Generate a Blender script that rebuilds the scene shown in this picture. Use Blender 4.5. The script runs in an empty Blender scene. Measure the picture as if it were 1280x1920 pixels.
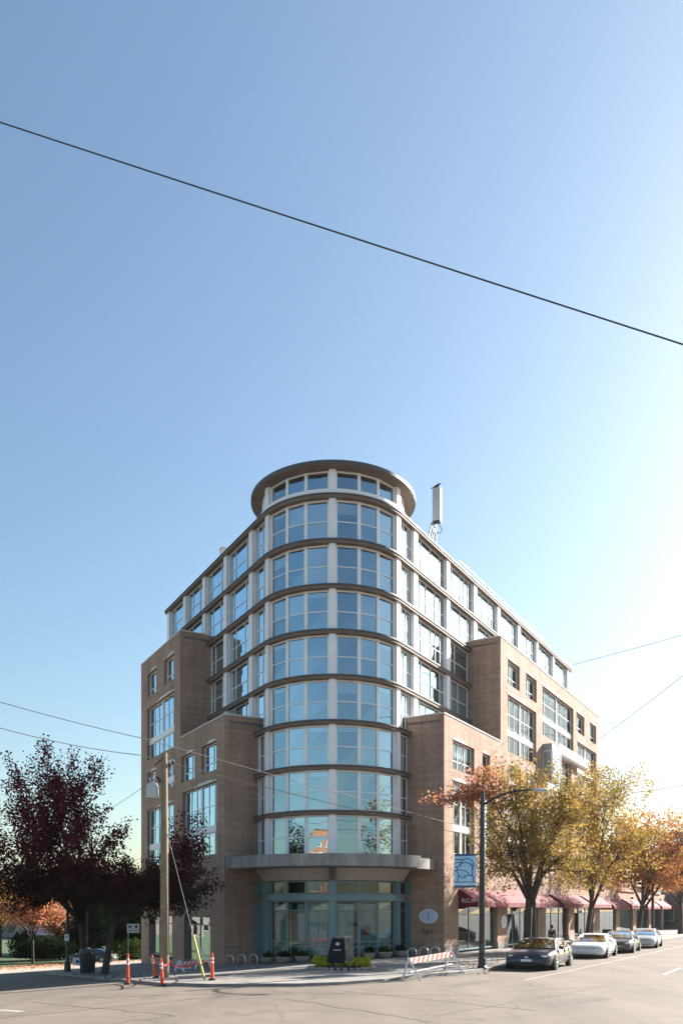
import bpy, bmesh, math, random
import numpy as np
from mathutils import Vector, Matrix
S = bpy.context.scene
COL = S.collection
R = math.radians

# ------------------------------------------------------------------ camera, sky, sun, exposure
CAM_H, FPX, HOR = 3.05, 1560.0, 1705.0
cam = bpy.data.cameras.new('camera'); camo = bpy.data.objects.new('camera', cam); COL.objects.link(camo)
camo.location = (0, 0, CAM_H); camo.rotation_euler = (R(90), 0, 0)
cam.sensor_fit = 'VERTICAL'; cam.sensor_height = 36.0; cam.lens = FPX / 1920.0 * 36.0
cam.shift_y = (HOR - 960.0) / 1920.0; cam.clip_end = 3000; cam.clip_start = 0.2
S.camera = camo
SUN_AZ, SUN_EL = 51.0, 28.5
w = bpy.data.worlds.new('World'); S.world = w; w.use_nodes = True
nt = w.node_tree; nt.nodes.clear()
sky = nt.nodes.new('ShaderNodeTexSky'); sky.sky_type = 'NISHITA'; sky.sun_disc = False
sky.sun_elevation = R(SUN_EL); sky.sun_rotation = R(SUN_AZ)
sky.air_density = 1.25; sky.dust_density = 1.15; sky.ozone_density = 2.6; sky.altitude = 30
bg = nt.nodes.new('ShaderNodeBackground'); bg.inputs[1].default_value = 0.056
wo = nt.nodes.new('ShaderNodeOutputWorld'); tint = nt.nodes.new('ShaderNodeMix'); tint.data_type = 'RGBA'; tint.blend_type = 'MULTIPLY'; tint.inputs[0].default_value = 1; tint.inputs[7].default_value = (.965, 1.01, .97, 1)
nt.links.new(sky.outputs[0], tint.inputs[6]); nt.links.new(tint.outputs[2], bg.inputs[0]); nt.links.new(bg.outputs[0], wo.inputs[0])
sl = bpy.data.lights.new('sun', 'SUN'); sl.energy = 5.0; sl.angle = R(0.53); sl.color = (1.0, .945, .87)
so = bpy.data.objects.new('sun', sl); COL.objects.link(so)
SUNV = Vector((math.sin(R(SUN_AZ)) * math.cos(R(SUN_EL)), math.cos(R(SUN_AZ)) * math.cos(R(SUN_EL)), math.sin(R(SUN_EL))))
so.rotation_euler = SUNV.to_track_quat('Z', 'Y').to_euler(); so.location = SUNV * 120
S.view_settings.view_transform = 'Standard'; S.view_settings.look = 'None'
S.view_settings.exposure = 1.76; S.view_settings.gamma = 1.0; S.view_settings.use_curve_mapping = False
S.render.engine = 'CYCLES'
S.cycles.use_denoising = True
S.cycles.max_bounces = 8; S.cycles.transparent_max_bounces = 12; S.cycles.glossy_bounces = 3
S.cycles.sample_clamp_indirect = 6.0; S.cycles.caustics_reflective = False; S.cycles.caustics_refractive = False

# ------------------------------------------------------------------ plan of the place
C = np.array([-.55, 55.6])                       # axis of the round corner tower
nR = np.array([.862, -.507]); dR = np.array([.507, .862])    # right street: outward normal, along
nL = np.array([-.869, -.495]); dL = np.array([-.495, .869])  # left street
def PR(n, t, z=0.): p = C + nR * n + dR * t; return Vector((p[0], p[1], z))
def PL(n, t, z=0.): p = C + nL * n + dL * t; return Vector((p[0], p[1], z))
def PT(r, deg, z=0.): return Vector((C[0] + r * math.sin(R(deg)), C[1] - r * math.cos(R(deg)), z))
def zg(x, y):
    q = 7.4 - (nR[0] * (x - C[0]) + nR[1] * (y - C[1]))
    return -.057 * (min(max(q, 1.), 60.) - 1.)
def gpx(px, py, off=0.):                         # where a ray through the picture meets the ground
    lo, hi = 5., 400.
    for _ in range(60):
        m = (lo + hi) / 2
        if CAM_H - (py - HOR) * m / FPX - zg((px - 640) / FPX * m, m) - off > 0: lo = m
        else: hi = m
    return Vector(((px - 640) / FPX * lo, lo, zg((px - 640) / FPX * lo, lo) + off))
def apx(px, py, Y): return Vector(((px - 640) / FPX * Y, Y, CAM_H + (HOR - py) * Y / FPX))
Z3 = Vector((0, 0, 1))

# ------------------------------------------------------------------ helpers
ORI = {}
def v3(p): return Vector(p)
class MB:
    def __init__(s): s.v = []; s.f = []
    def poly(s, pts):
        b = len(s.v); s.v += [tuple(p) for p in pts]; s.f.append(tuple(range(b, b + len(pts)))); return s
    def hexa(s, p):                              # p: 8 points, bottom 4 (ccw) then top 4
        b = len(s.v); s.v += [tuple(q) for q in p]
        for f in ((3, 2, 1, 0), (4, 5, 6, 7), (0, 1, 5, 4), (1, 2, 6, 5), (2, 3, 7, 6), (3, 0, 4, 7)): s.f.append(tuple(b + i for i in f))
        return s
    def box(s, o, e, n, a0, a1, b0, b1, z0, z1):  # e,n horizontal unit vectors; n = outward
        o = v3(o); P = lambda a, b, z: o + e * a + n * b + Z3 * z
        return s.hexa([P(a0, b1, z0), P(a1, b1, z0), P(a1, b0, z0), P(a0, b0, z0), P(a0, b1, z1), P(a1, b1, z1), P(a1, b0, z1), P(a0, b0, z1)])
    def abox(s, x0, x1, y0, y1, z0, z1): return s.hexa([(x0, y0, z0), (x1, y0, z0), (x1, y1, z0), (x0, y1, z0), (x0, y0, z1), (x1, y0, z1), (x1, y1, z1), (x0, y1, z1)])
    def prism(s, pts, z0, z1):                   # pts: plan polygon (x,y)
        n = len(pts); b = len(s.v)
        s.v += [(p[0], p[1], z0) for p in pts] + [(p[0], p[1], z1) for p in pts]
        s.f.append(tuple(b + i for i in range(n - 1, -1, -1))); s.f.append(tuple(b + n + i for i in range(n)))
        for i in range(n): j = (i + 1) % n; s.f.append((b + i, b + j, b + n + j, b + n + i))
        return s
    def tube(s, pts, rad, n=8, cap=True):
        pts = [v3(p) for p in pts]; b = len(s.v)
        if not hasattr(rad, '__len__'): rad = [rad] * len(pts)
        u = None
        for i, p in enumerate(pts):
            d = (pts[min(i + 1, len(pts) - 1)] - pts[max(i - 1, 0)])
            if d.length < 1e-9: d = Vector((0, 0, 1))
            d.normalize()
            if u is None: u = d.orthogonal().normalized()
            else:
                u = u - d * u.dot(d)
                u = u.normalized() if u.length > 1e-6 else d.orthogonal().normalized()
            w_ = d.cross(u)
            for k in range(n):
                a = 2 * math.pi * k / n; s.v.append(tuple(p + (u * math.cos(a) + w_ * math.sin(a)) * rad[i]))
        for i in range(len(pts) - 1):
            for k in range(n):
                k2 = (k + 1) % n; s.f.append((b + i * n + k, b + i * n + k2, b + (i + 1) * n + k2, b + (i + 1) * n + k))
        if cap:
            s.f.append(tuple(b + k for k in range(n - 1, -1, -1))); e = b + (len(pts) - 1) * n; s.f.append(tuple(e + k for k in range(n)))
        return s
    def lathe(s, prof, c=(0, 0, 0), n=20, axis='z', sc=(1, 1, 1)):
        b = len(s.v); c = v3(c)
        for r, z in prof:
            for k in range(n):
                a = 2 * math.pi * k / n; x, y = r * math.cos(a), r * math.sin(a)
                p = (x, y, z) if axis == 'z' else ((x, z, y) if axis == 'y' else (z, x, y))
                s.v.append((c.x + p[0] * sc[0], c.y + p[1] * sc[1], c.z + p[2] * sc[2]))
        for i in range(len(prof) - 1):
            for k in range(n):
                k2 = (k + 1) % n; s.f.append((b + i * n + k, b + i * n + k2, b + (i + 1) * n + k2, b + (i + 1) * n + k))
        s.f.append(tuple(b + k for k in range(n - 1, -1, -1))); e = b + (len(prof) - 1) * n; s.f.append(tuple(e + k for k in range(n)))
        return s
    def arc(s, r0, r1, a0, a1, z0, z1, n=24, zin=None):  # ring sector about the tower axis
        for i in range(n):
            A, B = a0 + (a1 - a0) * i / n, a0 + (a1 - a0) * (i + 1) / n
            b = len(s.v)
        b = len(s.v)
        for i in range(n + 1):
            A = a0 + (a1 - a0) * i / n
            for r, z in ((r0, z0), (r1, z0), (r1, z1), (r0, z1)): s.v.append(tuple(PT(r, A, z)))
        for i in range(n):
            for k in range(4):
                k2 = (k + 1) % 4; s.f.append((b + 4 * i + k, b + 4 * i + k2, b + 4 * i + 4 + k2, b + 4 * i + 4 + k))
        s.f.append((b, b + 1, b + 2, b + 3)); e = b + 4 * n; s.f.append((e + 3, e + 2, e + 1, e))
        return s
    def build(s, name, mats, parent=None, smooth=False, uv=True, fix=True, label=None):
        o_ = ORI.get(parent.name, Vector()) if parent else Vector()
        me = bpy.data.meshes.new(name)
        me.from_pydata([(p[0] - o_.x, p[1] - o_.y, p[2] - o_.z) for p in s.v], [], s.f)
        if fix:
            bm = bmesh.new(); bm.from_mesh(me); bmesh.ops.recalc_face_normals(bm, faces=bm.faces); bm.to_mesh(me); bm.free()
        if smooth is True: me.shade_smooth()
        elif smooth: me.shade_smooth(); me.set_sharp_from_angle(angle=R(smooth))
        if not isinstance(mats, (list, tuple)): mats = [mats]
        for m in mats: me.materials.append(m)
        if uv: boxuv(me, o_)
        ob = bpy.data.objects.new(name, me); COL.objects.link(ob)
        if parent: ob.parent = parent
        ORI[ob.name] = o_.copy()
        if label: ob['label'] = label
        return ob
def boxuv(me, o_):
    lay = me.uv_layers.new(name='UVMap'); d = lay.data
    for p in me.polygons:
        n = p.normal
        if abs(n.z) > .8: f = lambda c: (c.x + o_.x, c.y + o_.y)
        else:
            t = Vector((-n.y, n.x, 0)).normalized()
            f = lambda c, t=t: (t.x * (c.x + o_.x) + t.y * (c.y + o_.y), c.z + o_.z)
        for li in p.loop_indices: d[li].uv = f(me.vertices[me.loops[li].vertex_index].co)
def tag(o, label=None, cat=None, group=None, kind=None):
    if label: o['label'] = label
    if cat: o['category'] = cat
    if group: o['group'] = group
    if kind: o['kind'] = kind
    return o
def thing(name, label, cat, loc=(0, 0, 0), group=None, local=False):
    o = bpy.data.objects.new(name, None); COL.objects.link(o); o.empty_display_size = .2
    o.location = loc; ORI[o.name] = Vector() if local else v3(loc)
    return tag(o, label, cat, group)
def dup_tree(o, parent=None):
    c = o.copy(); COL.objects.link(c); ORI[c.name] = Vector()
    if parent: c.parent = parent
    for ch in list(o.children): dup_tree(ch, c)
    return c

# ------------------------------------------------------------------ materials
def nodes(name):
    m = bpy.data.materials.new(name); m.use_nodes = True; n = m.node_tree; b = n.nodes['Principled BSDF']; return m, n, b
def rgb(c): return (c[0], c[1], c[2], 1)
def pm(name, col, rough=.6, var=.15, scale=2., bump=0., bscale=30., metal=0., spec=.5, stretch=(1, 1, 1), col2=None, ramp=(.35, .7), coat=0.):
    m, n, b = nodes(name); L = n.links.new
    b.inputs['Roughness'].default_value = rough; b.inputs['Metallic'].default_value = metal
    b.inputs['Specular IOR Level'].default_value = spec; b.inputs['Coat Weight'].default_value = coat
    if coat: b.inputs['Coat Roughness'].default_value = .05
    tc = n.nodes.new('ShaderNodeTexCoord'); mp = n.nodes.new('ShaderNodeMapping'); mp.inputs['Scale'].default_value = stretch
    L(tc.outputs['Object'], mp.inputs[0])
    nz = n.nodes.new('ShaderNodeTexNoise'); nz.inputs['Scale'].default_value = scale; nz.inputs['Detail'].default_value = 6; nz.inputs['Roughness'].default_value = .65
    L(mp.outputs[0], nz.inputs['Vector'])
    r = n.nodes.new('ShaderNodeValToRGB'); r.color_ramp.elements[0].position = ramp[0]; r.color_ramp.elements[1].position = ramp[1]
    c2 = col2 or tuple(min(1, c * (1 + var)) for c in col); c1 = col if col2 else tuple(c * (1 - var) for c in col)
    r.color_ramp.elements[0].color = rgb(c1); r.color_ramp.elements[1].color = rgb(c2)
    L(nz.outputs['Fac'], r.inputs[0]); L(r.outputs[0], b.inputs['Base Color'])
    if bump:
        n2 = n.nodes.new('ShaderNodeTexNoise'); n2.inputs['Scale'].default_value = bscale; n2.inputs['Detail'].default_value = 4
        L(mp.outputs[0], n2.inputs['Vector'])
        bp = n.nodes.new('ShaderNodeBump'); bp.inputs['Strength'].default_value = bump; bp.inputs['Distance'].default_value = .03
        L(n2.outputs['Fac'], bp.inputs['Height']); L(bp.outputs[0], b.inputs['Normal'])
    return m
def brick_mat(name, c1, c2, mortar, bw=.22, rh=.075, big=.18):
    m, n, b = nodes(name); L = n.links.new; b.inputs['Roughness'].default_value = .85; b.inputs['Specular IOR Level'].default_value = .25
    uv = n.nodes.new('ShaderNodeUVMap'); uv.uv_map = 'UVMap'
    bt = n.nodes.new('ShaderNodeTexBrick'); bt.inputs['Scale'].default_value = 1; bt.inputs['Brick Width'].default_value = bw; bt.inputs['Row Height'].default_value = rh
    bt.inputs['Mortar Size'].default_value = .009; bt.inputs['Mortar Smooth'].default_value = .2
    bt.inputs['Color1'].default_value = rgb(c1); bt.inputs['Color2'].default_value = rgb(c2); bt.inputs['Mortar'].default_value = rgb(mortar)
    L(uv.outputs[0], bt.inputs['Vector'])
    mp = n.nodes.new('ShaderNodeMapping'); mp.inputs['Scale'].default_value = (.25, 2.6, 1); L(uv.outputs[0], mp.inputs[0])
    nz = n.nodes.new('ShaderNodeTexNoise'); nz.inputs['Scale'].default_value = 1.6; nz.inputs['Detail'].default_value = 5; nz.inputs['Roughness'].default_value = .7
    L(mp.outputs[0], nz.inputs['Vector'])
    n3 = n.nodes.new('ShaderNodeTexNoise'); n3.inputs['Scale'].default_value = .35; n3.inputs['Detail'].default_value = 4; L(uv.outputs[0], n3.inputs['Vector'])
    mr = n.nodes.new('ShaderNodeMapRange'); mr.inputs[1].default_value = .25; mr.inputs[2].default_value = .75; mr.inputs[3].default_value = 1 - big * 1.6; mr.inputs[4].default_value = 1 + big
    L(nz.outputs['Fac'], mr.inputs[0])
    mr2 = n.nodes.new('ShaderNodeMapRange'); mr2.inputs[1].default_value = .3; mr2.inputs[2].default_value = .7; mr2.inputs[3].default_value = .85; mr2.inputs[4].default_value = 1.1
    L(n3.outputs['Fac'], mr2.inputs[0])
    mm = n.nodes.new('ShaderNodeMath'); mm.operation = 'MULTIPLY'; L(mr.outputs[0], mm.inputs[0]); L(mr2.outputs[0], mm.inputs[1])
    mp4 = n.nodes.new('ShaderNodeMapping'); mp4.inputs['Scale'].default_value = (1.6, .09, 1); L(uv.outputs[0], mp4.inputs[0])
    n4 = n.nodes.new('ShaderNodeTexNoise'); n4.inputs['Scale'].default_value = 1.; n4.inputs['Detail'].default_value = 6; n4.inputs['Roughness'].default_value = .75; L(mp4.outputs[0], n4.inputs['Vector'])
    mr4 = n.nodes.new('ShaderNodeMapRange'); mr4.inputs[1].default_value = .36; mr4.inputs[2].default_value = .6; mr4.inputs[3].default_value = .78; mr4.inputs[4].default_value = 1.04; L(n4.outputs['Fac'], mr4.inputs[0])
    m4 = n.nodes.new('ShaderNodeMath'); m4.operation = 'MULTIPLY'; L(mm.outputs[0], m4.inputs[0]); L(mr4.outputs[0], m4.inputs[1]); mm = m4
    hs = n.nodes.new('ShaderNodeHueSaturation'); L(bt.outputs['Color'], hs.inputs['Color']); L(mm.outputs[0], hs.inputs['Value'])
    L(hs.outputs[0], b.inputs['Base Color'])
    bp = n.nodes.new('ShaderNodeBump'); bp.inputs['Strength'].default_value = .5; bp.inputs['Distance'].default_value = .008; bp.invert = True
    L(bt.outputs['Fac'], bp.inputs['Height']); L(bp.outputs[0], b.inputs['Normal'])
    return m
def glass_mat(name, tint=(.62, .74, .78), base=.3, k=.9, gcol=(.92, .96, 1.), rough=.012):
    m = bpy.data.materials.new(name); m.use_nodes = True; n = m.node_tree; n.nodes.clear(); L = n.links.new
    out = n.nodes.new('ShaderNodeOutputMaterial'); mx = n.nodes.new('ShaderNodeMixShader')
    tr = n.nodes.new('ShaderNodeBsdfTransparent'); tr.inputs[0].default_value = rgb(tint)
    gl = n.nodes.new('ShaderNodeBsdfGlossy'); gl.inputs['Color'].default_value = rgb(gcol); gl.inputs['Roughness'].default_value = rough
    fr = n.nodes.new('ShaderNodeFresnel'); fr.inputs[0].default_value = 1.5
    ma = n.nodes.new('ShaderNodeMath'); ma.operation = 'MULTIPLY_ADD'; ma.inputs[1].default_value = k; ma.inputs[2].default_value = base; ma.use_clamp = True
    L(fr.outputs[0], ma.inputs[0]); L(ma.outputs[0], mx.inputs[0]); L(tr.outputs[0], mx.inputs[1]); L(gl.outputs[0], mx.inputs[2]); L(mx.outputs[0], out.inputs[0])
    tc = n.nodes.new('ShaderNodeTexCoord'); nz = n.nodes.new('ShaderNodeTexNoise'); nz.inputs['Scale'].default_value = .9; nz.inputs['Detail'].default_value = 1
    L(tc.outputs['Object'], nz.inputs['Vector'])
    bp = n.nodes.new('ShaderNodeBump'); bp.inputs['Strength'].default_value = .12; bp.inputs['Distance'].default_value = .02; L(nz.outputs['Fac'], bp.inputs['Height']); L(bp.outputs[0], gl.inputs['Normal'])
    return m
def leaf_mat(name, cols, zlo=None, zhi=None, lowcols=None, trans=.45, nscale=.5):
    """cols: list of leaf colours picked leaf by leaf and clump by clump; lowcols: the kind of leaf on the lower boughs"""
    m = bpy.data.materials.new(name); m.use_nodes = True; n = m.node_tree; n.nodes.clear(); L = n.links.new
    out = n.nodes.new('ShaderNodeOutputMaterial'); g = n.nodes.new('ShaderNodeNewGeometry'); tc = n.nodes.new('ShaderNodeTexCoord')
    nz = n.nodes.new('ShaderNodeTexNoise'); nz.inputs['Scale'].default_value = nscale; nz.inputs['Detail'].default_value = 3; L(tc.outputs['Object'], nz.inputs['Vector'])
    def mixfac(a, b):
        x = n.nodes.new('ShaderNodeMath'); x.operation = 'MULTIPLY_ADD'; L(a, x.inputs[0]); x.inputs[1].default_value = .45
        y = n.nodes.new('ShaderNodeMapRange'); y.inputs[1].default_value = .3; y.inputs[2].default_value = .7; y.inputs[3].default_value = 0.; y.inputs[4].default_value = .55; L(b, y.inputs[0])
        L(y.outputs[0], x.inputs[2]); return x.outputs[0]
    fac = mixfac(g.outputs['Random Per Island'], nz.outputs['Fac'])
    def ramp(cs):
        r = n.nodes.new('ShaderNodeValToRGB'); e = r.color_ramp.elements
        while len(e) < len(cs): e.new(.5)
        for i, c in enumerate(cs): e[i].position = i / (len(cs) - 1); e[i].color = rgb(c)
        L(fac, r.inputs[0]); return r.outputs[0]
    col = ramp(cols)
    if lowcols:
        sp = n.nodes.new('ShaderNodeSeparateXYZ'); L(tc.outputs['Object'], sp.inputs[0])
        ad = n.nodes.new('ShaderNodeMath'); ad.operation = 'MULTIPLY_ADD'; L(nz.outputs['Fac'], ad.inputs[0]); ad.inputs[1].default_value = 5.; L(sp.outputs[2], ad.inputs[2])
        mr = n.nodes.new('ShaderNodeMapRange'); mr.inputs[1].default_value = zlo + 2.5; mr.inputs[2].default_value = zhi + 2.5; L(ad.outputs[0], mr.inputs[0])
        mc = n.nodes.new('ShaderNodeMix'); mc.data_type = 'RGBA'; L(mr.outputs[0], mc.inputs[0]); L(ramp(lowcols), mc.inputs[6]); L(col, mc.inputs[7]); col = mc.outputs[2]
    d = n.nodes.new('ShaderNodeBsdfDiffuse'); t = n.nodes.new('ShaderNodeBsdfTranslucent'); L(col, d.inputs[0]); L(col, t.inputs[0])
    mx = n.nodes.new('ShaderNodeMixShader'); mx.inputs[0].default_value = trans; L(d.outputs[0], mx.inputs[1]); L(t.outputs[0], mx.inputs[2]); L(mx.outputs[0], out.inputs[0])
    return m

M = {}
M['brick'] = brick_mat('brown_brick', (.475, .305, .222), (.36, .23, .166), (.40, .32, .27))
M['brick_band'] = pm('brick_band', (.36, .25, .19), .85, .12, 3)
M['white'] = pm('white_painted_metal', (.86, .86, .89), .42, .05, 1.5)
M['white2'] = pm('white_frame', (.87, .87, .89), .4, .04, 2)
M['slab'] = pm('brown_soffit', (.17, .125, .095), .75, .16, 1.2, .15, 20)
M['flash'] = pm('dark_flashing', (.075, .075, .08), .5, .2, 3)
M['coping'] = pm('pale_coping', (.62, .6, .58), .5, .1, 2)
M['concrete_canopy'] = pm('weathered_concrete', (.17, .165, .16), .85, .1, 1.1, .2, 18, stretch=(1.6, 1.6, .3), col2=(.37, .355, .335), ramp=(.32, .66))
M['stucco'] = pm('pink_stucco', (.46, .40, .37), .9, .08, 1.5, .1, 40)
M['green'] = pm('teal_painted_metal', (.155, .25, .27), .42, .06, 2)
M['interior'] = pm('interior_paint', (.30, .30, .30), .9, .1, .4)
M['ceiling'] = pm('ceiling_paint', (.5, .5, .48), .9, .05, 1)
M['blind'] = pm('white_blind', (.86, .87, .86), .8, .05, 3)
M['curtain'] = pm('pale_curtain', (.80, .83, .81), .9, .1, 3)
M['roofing'] = pm('roof_membrane', (.22, .21, .2), .9, .15, 1)
M['glass'] = glass_mat('window_glass', (.80, .90, .95), .35, 1.0, (.62, .86, 1.0))
M['glass_dark'] = glass_mat('shop_glass', (.60, .74, .74), .05, .9)
M['glass_wing'] = glass_mat('wing_window_glass', (.66, .78, .82), .06, .55, (.8, .9, 1.0))
M['awning'] = pm('red_canvas', (.20, .034, .043), .85, .2, 1.5, .1, 12)
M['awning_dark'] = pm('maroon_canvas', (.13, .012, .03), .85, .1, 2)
M['lettering'] = pm('white_lettering', (.8, .8, .8), .6, .02, 2)
M['black'] = pm('black_metal', (.022, .024, .03), .45, .2, 5)
M['darkgrey'] = pm('dark_grey_metal', (.08, .085, .09), .5, .15, 4)
M['steel'] = pm('galvanised_steel', (.45, .46, .48), .38, .12, 5, metal=.7)
M['antenna'] = pm('antenna_grey', (.50, .53, .53), .5, .06, 2)
M['orange'] = pm('orange_plastic', (.86, .10, .03), .45, .1, 5)
M['reflect'] = pm('white_reflective_tape', (.8, .8, .78), .35, .04, 5)
M['signwhite'] = pm('sign_white', (.74, .76, .82), .45, .05, 6)
M['signmark'] = pm('sign_print', (.04, .05, .14), .5, .1, 6)
M['wood'] = pm('weathered_pole_wood', (.18, .135, .09), .85, .2, 3, .35, 10, stretch=(6, 6, .5), col2=(.34, .265, .18))
M['bark'] = pm('bark', (.055, .042, .034), .95, .3, 4, .6, 9, stretch=(2, 2, .5))
M['yellow'] = pm('yellow_plastic', (.46, .37, .05), .5, .08, 4)
M['stone'] = pm('grey_stone', (.12, .115, .115), .85, .2, 3, .5, 8, col2=(.36, .33, .30), ramp=(.35, .75))
M['granite'] = pm('black_granite', (.012, .014, .022), .75, .3, 8, spec=.2)
M['soil'] = pm('dark_soil', (.05, .035, .025), .95, .3, 6, .4, 20)
M['kerbstone'] = pm('planting_stone', (.32, .27, .24), .9, .2, 5, .4, 12)
M['planter'] = pm('planter_concrete', (.30, .27, .25), .85, .12, 4, .2, 20)
M['tyre'] = pm('rubber', (.018, .018, .019), .8, .2, 8)
M['rim'] = pm('alloy', (.55, .55, .57), .3, .06, 6, metal=.8)
M['carglass'] = glass_mat('car_glass', (.10, .13, .13), .07, 1.0)
M['lamp'] = pm('headlamp_lens', (.62, .65, .7), .12, .05, 6)
M['tail'] = pm('red_lens', (.55, .02, .03), .2, .05, 6)
M['haz'] = pm('tape_red', (.55, .035, .03), .5, .05, 4)
M['skin'] = pm('skin', (.42, .25, .18), .6, .05, 8)
M['cloth_dark'] = pm('black_cloth', (.018, .017, .02), .95, .2, 6)
M['hair'] = pm('dark_hair', (.02, .014, .01), .8, .2, 9)
M['wire'] = pm('cable', (.03, .032, .036), .6, .1, 3)
M['wire_pale'] = pm('sheathed_cable', (.20, .18, .18), .6, .1, 3)
M['plate'] = pm('number_plate', (.7, .72, .78), .5, .08, 9)
M['siding'] = pm('house_siding', (.22, .205, .18), .85, .08, 2)
M['houseroof'] = pm('house_roof', (.33, .33, .35), .9, .12, 2)
M['grass'] = pm('lawn', (.045, .075, .02), .95, .35, 4, .3, 30)
def paint(name, col, rough=.28): return pm(name, col, rough, .03, 3, coat=.45, spec=.5)
M['navy'] = paint('navy_paint', (.008, .012, .03)); M['whitep'] = paint('white_paint', (.72, .72, .72)); M['bronze'] = paint('grey_bronze_paint', (.06, .055, .05)); M['silver'] = paint('pale_silver_paint', (.52, .54, .56)); M['blackp'] = paint('black_paint', (.01, .01, .012))

def asphalt():
    m, n, b = nodes('asphalt'); L = n.links.new; b.inputs['Roughness'].default_value = .88; b.inputs['Specular IOR Level'].default_value = .3
    tc = n.nodes.new('ShaderNodeTexCoord')
    mp = n.nodes.new('ShaderNodeMapping'); mp.inputs['Rotation'].default_value = (0, 0, R(30.5)); mp.inputs['Scale'].default_value = (1, .12, 1); L(tc.outputs['Object'], mp.inputs[0])
    n1 = n.nodes.new('ShaderNodeTexNoise'); n1.inputs['Scale'].default_value = .55; n1.inputs['Detail'].default_value = 5; L(mp.outputs[0], n1.inputs['Vector'])
    n2 = n.nodes.new('ShaderNodeTexNoise'); n2.inputs['Scale'].default_value = .28; n2.inputs['Detail'].default_value = 6; n2.inputs['Roughness'].default_value = .7; L(tc.outputs['Object'], n2.inputs['Vector'])
    n3 = n.nodes.new('ShaderNodeTexNoise'); n3.inputs['Scale'].default_value = 45; n3.inputs['Detail'].default_value = 3; L(tc.outputs['Object'], n3.inputs['Vector'])
    ad = n.nodes.new('ShaderNodeMath'); ad.operation = 'ADD'; L(n1.outputs['Fac'], ad.inputs[0]); L(n2.outputs['Fac'], ad.inputs[1])
    a2 = n.nodes.new('ShaderNodeMath'); a2.operation = 'MULTIPLY_ADD'; L(n3.outputs['Fac'], a2.inputs[0]); a2.inputs[1].default_value = .35; L(ad.outputs[0], a2.inputs[2])
    r = n.nodes.new('ShaderNodeValToRGB'); r.color_ramp.elements[0].position = .46; r.color_ramp.elements[1].position = .70
    mr = n.nodes.new('ShaderNodeMath'); mr.operation = 'MULTIPLY'; mr.inputs[1].default_value = .5; L(a2.outputs[0], mr.inputs[0]); L(mr.outputs[0], r.inputs[0])
    r.color_ramp.elements[0].color = (.128, .103, .083, 1); r.color_ramp.elements[1].color = (.182, .149, .121, 1)
    vo = n.nodes.new('ShaderNodeTexVoronoi'); vo.feature = 'DISTANCE_TO_EDGE'; vo.inputs['Scale'].default_value = .16; vo.inputs['Randomness'].default_value = 1
    wz = n.nodes.new('ShaderNodeTexNoise'); wz.inputs['Scale'].default_value = .7; wz.inputs['Detail'].default_value = 5; L(tc.outputs['Object'], wz.inputs['Vector'])
    va = n.nodes.new('ShaderNodeMix'); va.data_type = 'RGBA'; va.blend_type = 'LINEAR_LIGHT'; va.inputs[0].default_value = .9; L(tc.outputs['Object'], va.inputs[6]); L(wz.outputs['Color'], va.inputs[7]); L(va.outputs[2], vo.inputs['Vector'])
    cr = n.nodes.new('ShaderNodeMapRange'); cr.inputs[1].default_value = .003; cr.inputs[2].default_value = .012; cr.inputs[3].default_value = .8; cr.inputs[4].default_value = 1; L(vo.outputs['Distance'], cr.inputs[0])
    mu = n.nodes.new('ShaderNodeMix'); mu.data_type = 'RGBA'; mu.blend_type = 'MULTIPLY'; mu.inputs[0].default_value = 1; L(r.outputs[0], mu.inputs[6]); L(cr.outputs[0], mu.inputs[7]); L(mu.outputs[2], b.inputs['Base Color'])
    bp = n.nodes.new('ShaderNodeBump'); bp.inputs['Strength'].default_value = .35; bp.inputs['Distance'].default_value = .01; L(n3.outputs['Fac'], bp.inputs['Height']); L(bp.outputs[0], b.inputs['Normal'])
    return m
M['asphalt'] = asphalt()
def pavement():
    m, n, b = nodes('pavement_concrete'); L = n.links.new; b.inputs['Roughness'].default_value = .88; b.inputs['Specular IOR Level'].default_value = .3
    tc = n.nodes.new('ShaderNodeTexCoord'); mp = n.nodes.new('ShaderNodeMapping'); mp.inputs['Rotation'].default_value = (0, 0, R(-59.5)); L(tc.outputs['Object'], mp.inputs[0])
    bt = n.nodes.new('ShaderNodeTexBrick'); bt.offset = 0; bt.inputs['Scale'].default_value = 1; bt.inputs['Brick Width'].default_value = 1.5; bt.inputs['Row Height'].default_value = 1.5; bt.inputs['Mortar Size'].default_value = .012
    bt.inputs['Color1'].default_value = (.235, .215, .195, 1); bt.inputs['Color2'].default_value = (.275, .25, .228, 1); bt.inputs['Mortar'].default_value = (.15, .14, .13, 1); L(mp.outputs[0], bt.inputs['Vector'])
    nz = n.nodes.new('ShaderNodeTexNoise'); nz.inputs['Scale'].default_value = .8; nz.inputs['Detail'].default_value = 7; nz.inputs['Roughness'].default_value = .7; L(tc.outputs['Object'], nz.inputs['Vector'])
    mr = n.nodes.new('ShaderNodeMapRange'); mr.inputs[1].default_value = .3; mr.inputs[2].default_value = .7; mr.inputs[3].default_value = .72; mr.inputs[4].default_value = 1.12; L(nz.outputs['Fac'], mr.inputs[0])
    mu = n.nodes.new('ShaderNodeMix'); mu.data_type = 'RGBA'; mu.blend_type = 'MULTIPLY'; mu.inputs[0].default_value = 1; L(bt.outputs['Color'], mu.inputs[6]); L(mr.outputs[0], mu.inputs[7]); L(mu.outputs[2], b.inputs['Base Color'])
    return m
M['pavement'] = pavement()
M['kerb'] = pm('kerb_concrete', (.27, .25, .235), .9, .25, 1.2, .2, 25)
M['kerb_shade'] = pm('kerb_shade_asphalt', (.075, .064, .054), .95, .3, 1.2, .3, 20, col2=(.13, .11, .095))  # darker asphalt, with the kerb face's shade put into its colour
M['marking'] = pm('road_paint', (.62, .60, .57), .8, .2, 5)
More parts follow.
